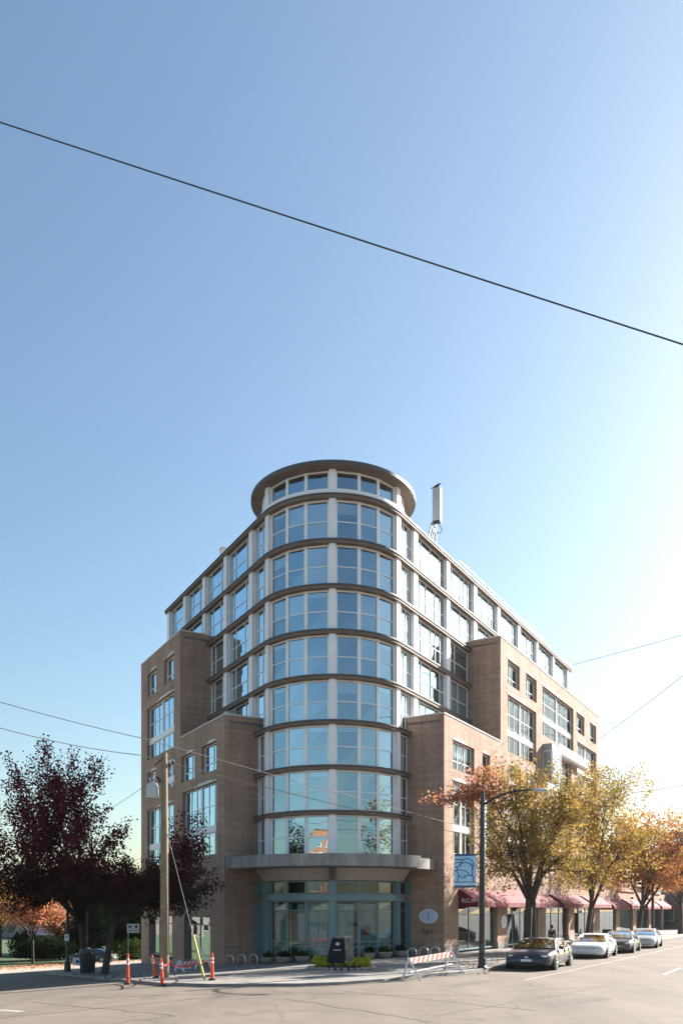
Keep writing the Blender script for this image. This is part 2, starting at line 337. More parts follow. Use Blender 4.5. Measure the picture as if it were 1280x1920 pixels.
M['marking_worn'] = pm('worn_road_paint', (.32, .29, .265), .85, .2, 4)
M['tar'] = pm('tar_seam', (.06, .052, .046), .85, .25, 4)
M['drive'] = pm('pale_lane_surface', (.34, .29, .23), .9, .2, .8)

# ------------------------------------------------------------------ ground
def drape(name, pts, off, mat, kind='structure', skirt=0., qs=(1., 60.)):
    bm = bmesh.new(); bm.faces.new([bm.verts.new((p[0], p[1], 0)) for p in pts])
    for q in qs:
        d = 7.4 - q; co = C + nR * d
        bmesh.ops.bisect_plane(bm, geom=bm.verts[:] + bm.edges[:] + bm.faces[:], plane_co=(co[0], co[1], 0), plane_no=(nR[0], nR[1], 0))
    bmesh.ops.recalc_face_normals(bm, faces=bm.faces)
    for f in bm.faces:
        if f.normal.z < 0: f.normal_flip()
    for v in bm.verts: v.co.z = zg(v.co.x, v.co.y) + off
    if skirt:
        for e in [e for e in bm.edges if len(e.link_faces) == 1]:
            a, b = e.verts; a2 = bm.verts.new(a.co - Z3 * skirt); b2 = bm.verts.new(b.co - Z3 * skirt); bm.faces.new((a, b, b2, a2))
    bmesh.ops.triangulate(bm, faces=bm.faces)
    me = bpy.data.meshes.new(name); bm.to_mesh(me); bm.free(); me.materials.append(mat); boxuv(me, Vector())
    o = bpy.data.objects.new(name, me); COL.objects.link(o); o['kind'] = kind; return o
drape('road', [(-900, -300), (900, -300), (900, 1500), (-900, 1500)], 0, M['asphalt'])
# corner pavement with its kerb: left edge runs parallel to the left street, round the corner, then along the right street
kl = [PL(16.6, t) for t in (11.0, 6., 1., -4., -9., -13., -16.3)]
kc = [gpx(*p) for p in ((395, 1851), (470, 1850), (560, 1850), (640, 1847), (720, 1841), (791, 1833))]
kr = [PR(13.75, -10.8), PR(14.0, -6.)] + [PR(14.1 + .012 * t, t) for t in (0, 20, 50, 100, 170)]
kerb_out = [(p.x, p.y) for p in ([PL(14.0, 13.2), PL(15.6, 12.6)] + kl + kc + kr)]
def inset(path, d):
    o = []
    for i, p in enumerate(path):
        a = np.array(path[max(i - 1, 0)]); b = np.array(path[min(i + 1, len(path) - 1)]); t = (b - a) / np.linalg.norm(b - a)
        o.append((p[0] - t[1] * d, p[1] + t[0] * d))
    return o
kin = inset(kerb_out, .18)
back = [tuple(PR(4., 170))[:2], tuple(PR(4., 2))[:2], tuple(C), tuple(PL(4., 2))[:2], tuple(PL(4., 22))[:2], tuple(PL(9., 22))[:2], tuple(PL(12.4, 13.6))[:2]]
drape('pavement', kin + back, .13, M['pavement'], skirt=.1)
bmk = []
for i in range(len(kerb_out) - 1):
    bmk.append((kerb_out[i], kerb_out[i + 1], kin[i + 1], kin[i]))
mb = MB()
for i in range(len(kerb_out) - 1):
    seg = 8
    for j in range(seg):
        f = lambda P, a: (P[i][0] + (P[i + 1][0] - P[i][0]) * a, P[i][1] + (P[i + 1][1] - P[i][1]) * a)
        o0, o1, i0, i1 = f(kerb_out, j / seg), f(kerb_out, (j + 1) / seg), f(kin, j / seg), f(kin, (j + 1) / seg)
        z = lambda p, h: (p[0], p[1], zg(*p) + h)
        mb.poly([z(o0, .132), z(o1, .132), z(i1, .132), z(i0, .132)]); mb.poly([z(o0, -.05), z(o1, -.05), z(o1, .132), z(o0, .132)])
tag(mb.build('kerb', M['kerb'], fix=False), kind='structure')
shade_mb = MB(); shade_out = inset(kerb_out, -.32)  # added dark strip at the kerb foot, paints in the shade line of its face
for i in range(len(kerb_out) - 1):
    for j in range(8):
        f = lambda P, a: (P[i][0] + (P[i + 1][0] - P[i][0]) * a, P[i][1] + (P[i + 1][1] - P[i][1]) * a)
        z = lambda p: (p[0], p[1], zg(*p) + .008)
        shade_mb.poly([z(f(shade_out, j / 8)), z(f(shade_out, (j + 1) / 8)), z(f(kerb_out, (j + 1) / 8)), z(f(kerb_out, j / 8))])
tag(shade_mb.build('kerb_shade', M['kerb_shade'], fix=False), kind='structure')
# pale lane and drive beyond the left end of the building, lawn behind it
drape('lane', [tuple(PL(a, b))[:2] for a, b in ((60, 21.), (18.5, 18.5), (9.2, 22.3), (-8, 22.3), (-8, 46), (10, 41), (60, 40))], .004, M['drive'])
drape('lawn', [tuple(PL(a, b))[:2] for a, b in ((90, 41.5), (10, 42.5), (-30, 48), (-30, 150), (90, 150))], .06, M['grass'], skirt=.1)
# markings and seams on the road
def strip(name, pts, wd, mat, off=.004):
    mb = MB(); pts = [v3((p[0], p[1], 0)) for p in pts]
    L_, R_ = [], []
    for i, p in enumerate(pts):
        t = (pts[min(i + 1, len(pts) - 1)] - pts[max(i - 1, 0)]).normalized(); s = Vector((-t.y, t.x, 0)) * wd / 2
        L_.append(p + s); R_.append(p - s)
    z = lambda p: (p.x, p.y, zg(p.x, p.y) + off)
    for i in range(len(pts) - 1): mb.poly([z(R_[i]), z(R_[i + 1]), z(L_[i + 1]), z(L_[i])])
    return tag(mb.build(name, mat, fix=False), kind='structure')
for t0 in (-6.4, 3.5, 13.5, 23.5, 33.5): strip('lane_marking', [PR(21.9, t0), PR(21.9, t0 + 5.)], .13, M['marking'])
strip('parking_marking', [PR(17.3, -13), PR(17.7, 5), PR(18.2, 40), PR(18.2, 90)], .12, M['marking_worn'])
rng = random.Random(4)
def wob(a, b, n=14, amp=.12):
    a, b = v3(a), v3(b); return [a.lerp(b, i / n) + Vector((rng.uniform(-amp, amp), rng.uniform(-amp, amp), 0)) for i in range(n + 1)]
for a, b, wd in (((540, 1873), (805, 1917), .07), ((300, 1866), (545, 1862), .06), ((60, 1880), (330, 1905), .05), ((545, 1862), (900, 1868), .05), ((820, 1905), (1130, 1850), .05), ((150, 1872), (300, 1866), .06)):
    strip('tar_seam', wob(gpx(*a), gpx(*b)), wd, M['tar'])
for a, b, wd in (((0, 1908), (420, 1868), .06), ((640, 1858), (1000, 1895), .05), ((940, 1860), (1280, 1842), .05), ((200, 1920), (330, 1905), .05)): strip('tar_seam', wob(gpx(*a), gpx(*b)), wd, M['tar'])
M['patch'] = pm('asphalt_patch', (.085, .072, .06), .92, .25, 2.5, .3, 40, col2=(.125, .105, .088))
for q in (((395, 1862), (545, 1858), (560, 1864), (405, 1869)), ((830, 1848), (905, 1838), (925, 1841), (850, 1852)), ((1010, 1880), (1120, 1868), (1150, 1874), (1035, 1888))): drape('road_patch', [tuple(gpx(*p))[:2] for p in q], .003, M['patch'])
strip('stop_marking', [gpx(0, 1894), gpx(44, 1897)], .3, M['marking_worn'])

# ------------------------------------------------------------------ the corner building
BASE = Vector((C[0], C[1], 0))
bld = thing('corner_building', 'eight storey brown brick and glass corner building with a rounded glazed tower', 'building', BASE)
eR, eL = Vector((dR[0], dR[1], 0)), Vector((dL[0], dL[1], 0)); nRv, nLv = Vector((nR[0], nR[1], 0)), Vector((nL[0], nL[1], 0))
LV = [6.32] + [9.07 + 2.75 * k for k in range(8)]      # floor levels: LV[8] is the roof
RS, RG = 5.1, 4.78
AR = math.degrees(math.atan2(nR[0], -nR[1])); AL = math.degrees(math.atan2(nL[0], -nL[1]))   # +59.5, -60.3
TR, TL, TR2, TL2 = 42.3, 20.1, 40.4, 20.15
WR0, WR1, WL0, WL1 = 1.4, 11.9, 1.5, 10.1; NRW, NLW = 7.4, 7.15; ZLOW, ZUP = 15.55, 23.43
def plan(r, tr, tl, depth=-6.5, n=26):
    p = [tuple(PT(r, AL + (AR - AL) * i / n))[:2] for i in range(n + 1)]
    p = [tuple(PL(r, tl))[:2]] + p + [tuple(PR(r, tr))[:2], tuple(PR(depth, tr))[:2]]
    # inner corner: PR(depth,a) == PL(depth,b)
    A = np.column_stack([dR, -dL]); ab = np.linalg.solve(A, depth * (nL - nR)); q = C + nR * depth + dR * ab[0]
    return p + [tuple(q), tuple(PL(depth, tl))[:2]]
for k in range(1, 9):
    z = LV[k]; tr, tl = (TR2, TL2) if k == 8 else (TR - .5, TL - .5)
    s = MB().prism(plan(RS, tr, tl), z - .24, z).build('floor_slab', M['slab'], bld)
    q = MB(); n = 30                      # dark drip flashing along the slab edge
    path = [PL(RS, tl)] + [PT(RS, AL + (AR - AL) * i / n) for i in range(n + 1)] + [PR(RS, tr)]
    pin = inset([tuple(p)[:2] for p in path], .0)
    o2 = inset([tuple(p)[:2] for p in path], -.05)
    for i in range(len(path) - 1):
        a, b, c, d = o2[i], o2[i + 1], pin[i + 1], pin[i]
        q.hexa([(*a, z - .06), (*b, z - .06), (*c, z - .06), (*d, z - .06), (*a, z + .03), (*b, z + .03), (*c, z + .03), (*d, z + .03)])
    q.build('flashing', M['flash'], s)
MB().prism(plan(RS - .6, TR - .5, TL - .5), LV[8] + .002, LV[8] + .12).build('roof', M['roofing'], bld)
MB().prism(plan(RG - 2.9, TR - .6, TL - .6, -6.), -2.5, LV[8] - .25).build('core_wall', M['interior'], bld)
MB().prism(plan(RS - .9, TR - .6, TL - .6), LV[0] - .35, LV[0] - .05).build('floor_slab', M['slab'], bld)
MB().prism(plan(RG - .1, TR - .6, TL - .6), -.4, .14).build('ground_slab', M['planter'], bld)

PANES = []
wr = random.Random(11)
def window(parent, o, e, n, wd, z0, z1, vm, hm, bar=.07, mull=.05, frame='white2', pane='glass', blind=0., name='window', jit=.010, dep=.09, split=False):
    """o: left foot of the opening (z ignored), e along, n out; vm/hm mullion positions as fractions"""
    o = Vector((o.x, o.y, 0)); f = MB(); h = z1 - z0
    f.box(o, e, n, 0, bar, -dep, 0, z0, z1); f.box(o, e, n, wd - bar, wd, -dep, 0, z0, z1)
    f.box(o, e, n, bar, wd - bar, -dep, 0, z0, z0 + bar); f.box(o, e, n, bar, wd - bar, -dep, 0, z1 - bar, z1)
    xs = [bar] + [v * wd for v in vm] + [wd - bar]; zs = [z0 + bar] + [z0 + v * h for v in hm] + [z1 - bar]
    for x in xs[1:-1]: f.box(o, e, n, x - mull / 2, x + mull / 2, -dep + .01, -.01, z0 + bar, z1 - bar)
    for zz in zs[1:-1]:
        ed = [bar] + sum([[x - mull / 2, x + mull / 2] for x in xs[1:-1]], []) + [wd - bar]
        for i in range(0, len(ed), 2): f.box(o, e, n, ed[i], ed[i + 1], -dep + .015, -.015, zz - mull / 2, zz + mull / 2)
    win = f.build(name, M[frame], parent)
    for i in range(len(xs) - 1):
        for j in range(len(zs) - 1):
            g = .5 * mull; x0, x1, a, b = xs[i] + (g if i else 0), xs[i + 1] - (g if i < len(xs) - 2 else 0), zs[j] + (g if j else 0), zs[j + 1] - (g if j < len(zs) - 2 else 0)
            ex = .012; dd = [wr.uniform(-jit, jit) for _ in range(2)]
            P = lambda u, zz, k: o + e * u + n * (-dep * .55 + k) + Z3 * zz
            quad = [P(x0 - ex, a - ex, dd[0]), P(x1 + ex, a - ex, -dd[0]), P(x1 + ex, b + ex, dd[1]), P(x0 - ex, b + ex, -dd[1])]
            m_ = (quad[0] + quad[2]) / 2; sx = FPX / m_.y
            dx = abs((quad[1].x / quad[1].y - quad[0].x / quad[0].y) * FPX); dz = (b - a) * sx
            PANES.append((min(dx, dz), quad, win, pane))
    if blind > 0:
        zb = z1 - bar - blind * (h - 2 * bar); q = MB().box(o, e, n, bar, wd - bar, -dep - .07, -dep - .055, zb, z1 - bar)
        q.build('blind', M['blind'], win)
    return win
def flush_panes(limit=285):
    PANES.sort(key=lambda p: -p[0])
    for k, (sz, quad, win, pane) in enumerate(PANES[:limit]): MB().poly(quad).build('pane', M[pane], win, uv=False, fix=False)
    rest = {}
    for sz, quad, win, pane in PANES[limit:]: rest.setdefault(pane, MB()).poly(quad)
    for pane, q in rest.items():
        o = q.build('small_panes', M[pane], bld, uv=False, fix=False); o['kind'] = 'stuff'
    PANES.clear()

# --- tower: pilasters and windows by storey
TH = [(2.3, 20.0), (20.1, 36.4), (36.5, 54.6)]
def tower_windows(z0, z1, hm, frame, pane, pil, blinds=True, bar=.11, top=False):
    for sgn in (-1, 1):
        for (a, b) in TH:
            A, B = (a, b) if sgn > 0 else (-b, -a)
            p, q = PT(RG, A), PT(RG, B); e = (q - p).normalized(); n = Vector((e.y, -e.x, 0)); 
            if n.y > 0: n = -n
            bl = wr.choice([0, 0, .12, .12, .5, .93, .96, .3]) if blinds else 0
            window(bld, p, e, n, (q - p).length, z0, z1, [], hm, bar, .06, frame, pane, bl)
    for a, hw in ((0, 2.35), (57., 2.5), (-57.4, 2.5)):
        MB().arc(RG - .12, RS - .1, a - hw, a + hw, z0, z1, 2).build('pilaster', M[pil], bld)
for k in range(8):
    tower_windows(LV[k] + (.02 if k else 0.), LV[k + 1] - .24, [.47], 'white2', 'glass', 'white', True)
# clerestory drum and the round roof
zd = LV[8]
MB().arc(RG - .05, RS - .12, -75, 75, zd + .03, zd + .34, 30).build('sill', M['white'], bld)
tower_windows(zd + .34, zd + 1.52, [], 'white2', 'glass', 'white', False, .1)
MB().arc(RG - .2, RG - .05, 60, 300, zd + .03, zd + 1.52, 40).build('drum_wall', M['white2'], bld)
MB().lathe([(5.02, 0.), (5.42, .03), (5.42, .25), (5.3, .3)], (C[0], C[1], zd + 1.53), 72).build('round_roof', M['slab'], bld, smooth=30)
MB().lathe([(5.425, .1), (5.47, .1), (5.47, .31), (5.3, .33)], (C[0], C[1], zd + 1.53), 72).build('roof_edge', M['flash'], bld, smooth=30)
MB().lathe([(3.0, 0), (3.0, .1)], (C[0], C[1], zd + 1.3), 40).build('drum_ceiling', M['ceiling'], bld)

# --- glazed bays along both streets
PR_T = [2.05, 7.45, 12.7, 17.95, 23.2, 28.45, 33.7, 39.0]; PL_T = [2.0, 6.5, 10.8, 15.2, 19.3]
vmR = [[.2, .52, .69, .85], [.17, .36, .68, .84], [.2, .52, .84]]; vmL = [[.2, .72], [.25, .78], [.3, .7]]
def bays(P, e, n, T, k, tmin, tmax, vms, right):
    z0, z1 = LV[k] + .02, LV[k + 1] - .24
    edges = [.32] + T
    for i in range(len(edges) - 1):
        a = edges[i] + (.56 if i else 0); b = edges[i + 1]
        if a > tmax or b < tmin: continue
        if b - a < 1.6: vm = [.55]
        else: vm = vms[(i + k * (1 if right else 2)) % len(vms)]
        b2 = min(b, tmax)
        if b2 - a < .5: continue
        window(bld, P(RG, a), e, n, b2 - a, z0, z1, vm if b2 == b else vm[:2], [.47], .06, .05, 'white2', 'glass', wr.choice([0, 0, 0, .12, .4, .9]))
    for t in T:
        if tmin <= t <= tmax: MB().box(P(0, 0), e, n, t, t + .56, RG - .12, RS - .1, z0, z1).build('pilaster', M['white'], bld)
for k in range(8):
    hi = k == 7; low = LV[k + 1] < ZLOW
    bays(PR, eR, nRv, PR_T, k, 0, WR0 if low else (WR1 - .02 if not hi and LV[k] < ZUP - .7 else 40), vmR, True)
    bays(PL, eL, nLv, PL_T, k, 0, WL0 if low else (WL1 - .02 if not hi and LV[k] < ZUP - .7 else 20), vmL, False)

# --- brick wings
def wall_face(P, e, n, off, t0, t1, z0, z1, ops, depth, name, mat='brick'):
    """a wall with real openings: front face cut round them, reveals behind"""
    m = MB(); xs = sorted({t0, t1, *[o[0] for o in ops], *[o[1] for o in ops]}); zs = sorted({z0, z1, *[o[2] for o in ops], *[o[3] for o in ops]})
    O = P(off, 0); Q = lambda t, z, d=0.: Vector((O.x, O.y, 0)) + e * t - n * d + Z3 * z
    for i in range(len(xs) - 1):
        for j in range(len(zs) - 1):
            cx, cz = (xs[i] + xs[i + 1]) / 2, (zs[j] + zs[j + 1]) / 2
            if any(o[0] < cx < o[1] and o[2] < cz < o[3] for o in ops): continue
            m.poly([Q(xs[i], zs[j]), Q(xs[i + 1], zs[j]), Q(xs[i + 1], zs[j + 1]), Q(xs[i], zs[j + 1])])
    for a, b, c, d in ops:
        m.poly([Q(a, c), Q(a, d), Q(a, d, depth), Q(a, c, depth)]); m.poly([Q(b, c), Q(b, d), Q(b, d, depth), Q(b, c, depth)])
        m.poly([Q(a, c), Q(b, c), Q(b, c, depth), Q(a, c, depth)]); m.poly([Q(a, d), Q(b, d), Q(b, d, depth), Q(a, d, depth)])
    return m.build(name, M[mat], bld, fix=False)
def wing(P, e, n, off, W0, W1, T1, single_lo, double_lo, single_up, double_up, shops, zb, right):
    dep = .24
    low_ops = [(a, b, 12.25, 14.15) for a, b in single_lo] + [(a, b, 6.7, 11.5) for a, b in double_lo] + [(a, b, zb, c) for a, b, c in shops if b < W1 + .2]
    up_ops = [(a, b, 20.3, 22.2) for a, b in single_up] + [(a, b, c, d) for a, b, c, d in double_up] + [(a, b, zb, c) for a, b, c in shops if b > W1 + .2]
    wall_face(P, e, n, off, W0, W1, zb - 2., ZLOW, low_ops, dep + .1, 'brick_wall'); wall_face(P, e, n, off, W1, T1, zb - 2., ZUP, up_ops, dep + .1, 'brick_wall')
    m = MB(); O = P(0, 0)
    q = lambda t, l, z: Vector((O.x, O.y, 0)) + e * t + n * l + Z3 * z
    m.poly([q(W0, off, zb - 2), q(W0, RG - .4, zb - 2), q(W0, RG - .4, ZLOW), q(W0, off, ZLOW)])
    m.build('return_wall', M['brick'], bld, fix=False)
    m = MB(); m.poly([q(W1, off, ZLOW - .6), q(W1, RG - .4, ZLOW - .6), q(W1, RG - .4, ZUP), q(W1, off, ZUP)])
    m.build('return_wall', M['brick'], bld, fix=False)
    MB().poly([q(T1, off, zb - 2), q(T1, RG - 9, zb - 2), q(T1, RG - 9, ZUP), q(T1, off, ZUP)]).build('end_wall', M['brick'], bld, fix=False)
    MB().box(O, e, n, W0, W1, RG - .4, off - .3, ZLOW - .5, ZLOW - .35).build('terrace', M['roofing'], bld)
    MB().box(O, e, n, W1, T1, RG - .4, off - .3, ZUP - .5, ZUP - .35).build('terrace', M['roofing'], bld)
    for a, b, c, d, z in ((W0 - .04, W1, off - .3, off + .04, ZLOW), (W0 - .04, W0 + .26, RG - .3, off - .3, ZLOW), (W1 - .04, T1 + .04, off - .3, off + .04, ZUP), (W1 - .04, W1 + .26, RG + .35, off - .3, ZUP)):
        MB().box(O, e, n, a, b, c, d, z, z + .08).build('coping', M['coping'], bld)
    for k in range(9):                              # projecting soldier courses at each floor
        z = LV[k]
        if z < ZLOW - .4: MB().box(O, e, n, W0 - .015, W0, RG + .4, off + .0, z - .1, z + .02).build('string_course', M['brick_band'], bld)
        if ZLOW + .3 < z < ZUP - .4: MB().box(O, e, n, W1 - .015, W1, RG + .4, off + .0, z - .1, z + .02).build('string_course', M['brick_band'], bld)
    for a, b, c, d in low_ops + up_ops:
        if c < 5: continue
        hd = MB(); oo = P(off, 0); W = b - a           # stepped brick hood over the opening, one outline
        pr = [(a - .05, d), (a + W * .62, d), (a + W * .62, d + .09), (a + W * .5, d + .09), (a + W * .5, d + .18), (a + W * .12, d + .18), (a + W * .12, d + .09), (a - .05, d + .09)]
        f = lambda l: [Vector((oo.x, oo.y, 0)) + e * t + n * l + Z3 * z for t, z in pr]
        A, B = f(0.), f(.035); hd.poly(B)
        for i in range(len(A)): j = (i + 1) % len(A); hd.poly([A[i], A[j], B[j], B[i]])
        hd.build('window_hood', M['coping'], bld, fix=False)
    fr = P(off - dep, 0)
    at = lambda t: Vector((fr.x, fr.y, 0)) + e * t
    for a, b in single_lo + single_up:
        z0, z1 = (12.25, 14.15) if (a, b) in single_lo else (20.3, 22.2)
        wide = b - a > 3.3
        window(bld, at(a), e, n, b - a, z0, z1, [.36, .68] if wide else [.4], [.33], .07, .06, 'white2', 'glass_wing' if right else 'glass', wr.choice([0, .15, .5, .9]))
    for a, b, c, d in [(a, b, 6.7, 11.5) for a, b in double_lo] + double_up:
        zm = c + (d - c) * .36; mid = (a + b) / 2
        MB().box(fr, e, n, a, b, -.1, .05, zm - .2, zm + .2).build('spandrel', M['white'], bld)
        MB().box(fr, e, n, mid - .13, mid + .13, -.1, .03, c, zm - .2).build('window_post', M['white'], bld)
        MB().box(fr, e, n, mid - .13, mid + .13, -.1, .03, zm + .2, d).build('window_post', M['white'], bld)
        for u0, u1 in ((a, mid - .13), (mid + .13, b)):
            vm = [.42] if u1 - u0 < 3 else [.28, .62]
            window(bld, at(u0), e, n, u1 - u0, c, zm - .2, vm, [], .06, .05, 'white2', 'glass_wing' if right else 'glass', wr.choice([0, 0, .3]))
            window(bld, at(u0), e, n, u1 - u0, zm + .2, d, vm, [.48], .06, .05, 'white2', 'glass_wing' if right else 'glass', wr.choice([0, .2, .5]))
    for a, b, c in shops:
        nb = max(2, int((b - a) / 1.9))
        window(bld, at(a), e, n, b - a, zb + .15, c, [i / nb for i in range(1, nb)], [.8], .09, .07, 'green' if a < 14 else 'darkgrey', 'glass_dark', 0., name='shop_window')
    MB().box(O, e, n, W0 + .3, T1 - .3, off - 3.4, off - 3.3, zb - 1, ZUP - .6).build('inner_wall', M['interior'], bld)
    for k in range(8):
        if LV[k] < ZUP - 1: MB().box(O, e, n, W0 + .3, (W1 if LV[k] > ZLOW - 1 and False else T1) - .3, off - 3.3, off - .36, LV[k] - .3, LV[k]).build('inner_floor', M['ceiling'], bld) if LV[k] < ZLOW - 1 else MB().box(O, e, n, W1 + .3, T1 - .3, off - 3.3, off - .36, LV[k] - .3, LV[k]).build('inner_floor', M['ceiling'], bld)
wing(PR, eR, nRv, NRW, WR0, WR1, TR, [(2.8, 6.6), (8.15, 9.7)], [(2.8, 6.6), (8.1, 10.6)], [(13.5, 16.3), (17.9, 20.7), (33.3, 36.3), (38.5, 41.1)],
     [(13.5, 20.6, 15.1, 19.5), (22.3, 32.2, 18., 22.2), (33.6, 41.2, 15.1, 19.4), (23.5, 31.5, 12.3, 16.9), (13.8, 16.6, 12.25, 14.15), (17.9, 20.7, 12.25, 14.15), (13.5, 20.6, 6.7, 11.5), (23, 31.5, 6.7, 11.3), (34, 41, 7., 13.9)], [(3.75, 11.2, 3.3), (13.4, 21., 3.3), (23.3, 30.5, 3.3), (32.6, 40, 3.3)], .12, True)
wing(PL, eL, nLv, NLW, WL0, WL1, TL, [(2.9, 5.7), (7.1, 9.9)], [(2.9, 9.6)], [(11.5, 13.9), (15.8, 18.3)],
     [(11.5, 18.4, 15.2, 19.4), (11.5, 18.4, 6.4, 11.1)] + [(11.5, 13.9, 12.25, 14.15), (15.8, 18.3, 12.25, 14.15)], [(4., 9.3, 2.6), (12., 17.9, 2.6)], -.75, False)
# sun room hung on the right wing
M['bay_panel'] = pm('blue_grey_panel', (.24, .31, .36), .3, .12, 1.5)
sr = MB().box(PR(0, 0), eR, nRv, 22.4, 25.2, NRW, NRW + .8, 14.1, 17.2).build('bay_window', M['bay_panel'], bld)
window(sr, PR(NRW + .83, 22.5), eR, nRv, 2.6, 14.4, 16.6, [.5], [.5], .08, .06)
q = Vector(PR(NRW + .02, 22.37)); window(sr, q, nRv, -eR, .76, 14.4, 16.6, [], [], .06, .05)
MB().box(PR(0, 0), eR, nRv, 25.4, 36., NRW + .5, NRW + .6, 16.9, 17.7).build('balcony_front', M['white'], bld)
MB().box(PR(0, 0), eR, nRv, 25.4, 36., NRW + .0, NRW + .5, 16.75, 16.88).build('balcony_slab', M['coping'], bld)

# --- ground floor of the tower: canopy, bulkhead, teal frames, curtains
MB().arc(RG, 7.25, -69.5, 48, 5.6, 6.32, 44).build('entrance_canopy', M['concrete_canopy'], bld, smooth=30)
MB().arc(RG, 6.95, 48.05, 74, 5.56, 6.22, 12).build('entrance_canopy', M['concrete_canopy'], bld, smooth=30)
cn = MB(); n = 30
for i in range(n):
    a, b = -66 + 132 * i / n, -66 + 132 * (i + 1) / n
    cn.poly([PT(4.95, a, 4.84), PT(4.95, b, 4.84), PT(5.45, b, 5.578), PT(5.45, a, 5.578)])
cn.build('bulkhead', M['stucco'], bld, smooth=True, fix=False)
for a in (-1.6, 1.6): MB().arc(4.96, 5.75, a - .45, a + .45, 4.86, 5.57, 1).build('bracket', M['darkgrey'], bld)
tower_windows(-.15, 3.58, [.24, .32, .84], 'green', 'glass_dark', 'green', False, .09)
tower_windows(3.98, 4.82, [], 'green', 'glass_dark', 'green', False, .09)
MB().arc(RG - .1, RS - .06, -66, 66, 3.585, 3.975, 36).build('transom_beam', M['green'], bld, smooth=30)
for P, e, n in ((PR, eR, nRv), (PL, eL, nLv)):
    for z0, z1, hm in ((-.15, 3.58, [.24, .32, .84]), (3.98, 4.82, [])):
        window(bld, P(RG, .3), e, n, .95, z0, z1, [], hm, .08, .06, 'green', 'glass_dark')
        MB().box(P(0, 0), e, n, 1.25, 1.6, RG - .1, RS, z0, z1).build('pilaster', M['green'], bld)
cu = MB(); n = 260
for i in range(n):
    f = lambda k: PT(RG - .34 + .075 * math.sin(k * 1.25) + .03 * math.sin(k * .41), -58 + 116 * k / n)
    if (i // 13) % 9 == 4: continue
    p, q = f(i), f(i + 1); cu.poly([Vector((p.x, p.y, .2)), Vector((q.x, q.y, .2)), Vector((q.x, q.y, 3.4)), Vector((p.x, p.y, 3.4))])
cu.build('curtain', M['curtain'], bld, fix=False)
# posters stuck inside the shop glass
for a, z, wd, h, mt in ((-7.5, 1.2, .5, .6, 'signwhite'), (-14, 1.5, .35, .45, 'signwhite'), (27, 1.5, .5, .55, 'haz')):
    p = PT(RG - .16, a); t = Vector((math.cos(R(a)), math.sin(R(a)), 0)); nn = Vector((math.sin(R(a)), -math.cos(R(a)), 0))
    MB().box(p, t, nn, -wd / 2, wd / 2, -.01, 0, z, z + h).build('poster', M[mt], bld)
flush_panes()

# --- awnings along the right street
def awning(parent, t0, t1, dark_end=False, zt=4.4, dp=1.35):
    m = MB(); O = PR(NRW, 0); prof = [(.02, zt), (.45, zt - .22), (.95, zt - .55), (dp, zt - .86), (dp + .02, zt - 1.2)]
    q = lambda t, p: Vector((O.x, O.y, 0)) + eR * t + nRv * p[0] + Z3 * p[1]
    for i in range(len(prof) - 1): m.poly([q(t0, prof[i]), q(t1, prof[i]), q(t1, prof[i + 1]), q(t0, prof[i + 1])])
    a = m.build('awning', M['awning'], parent, fix=False)
    for t in (t0, t1): MB().poly([q(t, p) for p in prof] + [q(t, (.02, zt - 1.2))]).build('awning_end', M['awning_dark'], a, fix=False)
    fr = MB()
    for t in np.linspace(t0 + .1, t1 - .1, 5):
        for i in range(len(prof) - 2): fr.tube([q(t, prof[i]) - Z3 * .05, q(t, prof[i + 1]) - Z3 * .05], .02, 5)
    fr.build('awning_frame', M['darkgrey'], a); return a
def text(name, s, size, loc, e, up, mat, parent, extr=.004):
    c = bpy.data.curves.new(name, 'FONT'); c.body = s; c.size = size; c.extrude = extr; c.align_x = 'CENTER'; c.align_y = 'CENTER'; c.materials.append(mat)
    tmp = bpy.data.objects.new('lettering_curve', c); me = bpy.data.meshes.new_from_object(tmp); bpy.data.objects.remove(tmp)
    o = bpy.data.objects.new(name, me); COL.objects.link(o); nn = e.cross(up); mtx = Matrix((e, up, nn)).transposed().to_4x4()
    o.rotation_euler = mtx.to_euler(); o.location = v3(loc) - (ORI.get(parent.name, Vector()) if parent else Vector())
    if parent: o.parent = parent
    ORI[o.name] = ORI.get(parent.name, Vector()) if parent else Vector(); return o
aw = awning(bld, 3.75, 12.6); awning(bld, 12.65, 22.6); awning(bld, 24.2, 33.4); awning(bld, 34.6, 42.2)
text('lettering', 'ELC:IR', .36, PR(NRW + .72, 3.735, 3.62), nRv, Z3, M['lettering'], aw)
# stone plinths under the piers
for a, b in ((1.42, 3.7), (11.25, 13.35), (21.05, 23.2), (30.6, 32.5)): MB().box(PR(0, 0), eR, nRv, a, b, NRW - .2, NRW + .05, -.3, .62).build('plinth', M['planter'], bld)
# roof clutter
b2 = thing('roof_railing', 'thin steel railing along the right roof edge', 'railing', PR(4.3, 11.5, LV[8]))
rl = MB()
for z in (.65, 1.28): rl.tube([PR(4.3, 11.5, LV[8] + z), PR(4.3, 33, LV[8] + z)], .022, 6)
rl.build('rail', M['steel'], b2)
for i in range(13): MB().tube([PR(4.3, 11.5 + i * 21.5 / 12, LV[8]), PR(4.3, 11.5 + i * 21.5 / 12, LV[8] + 1.28)], .022, 6).build('post', M['steel'], b2)
vb = thing('roof_vent', 'small white vent box on the left roof edge', 'vent', PL(4.2, 9.2, LV[8]))
MB().box(PL(0, 0), eL, nLv, 9.0, 9.45, 3.9, 4.35, LV[8] + .1, LV[8] + 1.35).build('vent_box', M['white'], vb); MB().box(PL(0, 0), eL, nLv, 8.95, 9.5, 3.85, 4.4, LV[8] + 1.35, LV[8] + 1.42).build('vent_cap', M['coping'], vb)
ap = PR(4.6, 6.4, LV[8]); an = thing('mobile_antenna', 'grey panel antenna on a braced pole above the roof', 'antenna', ap)
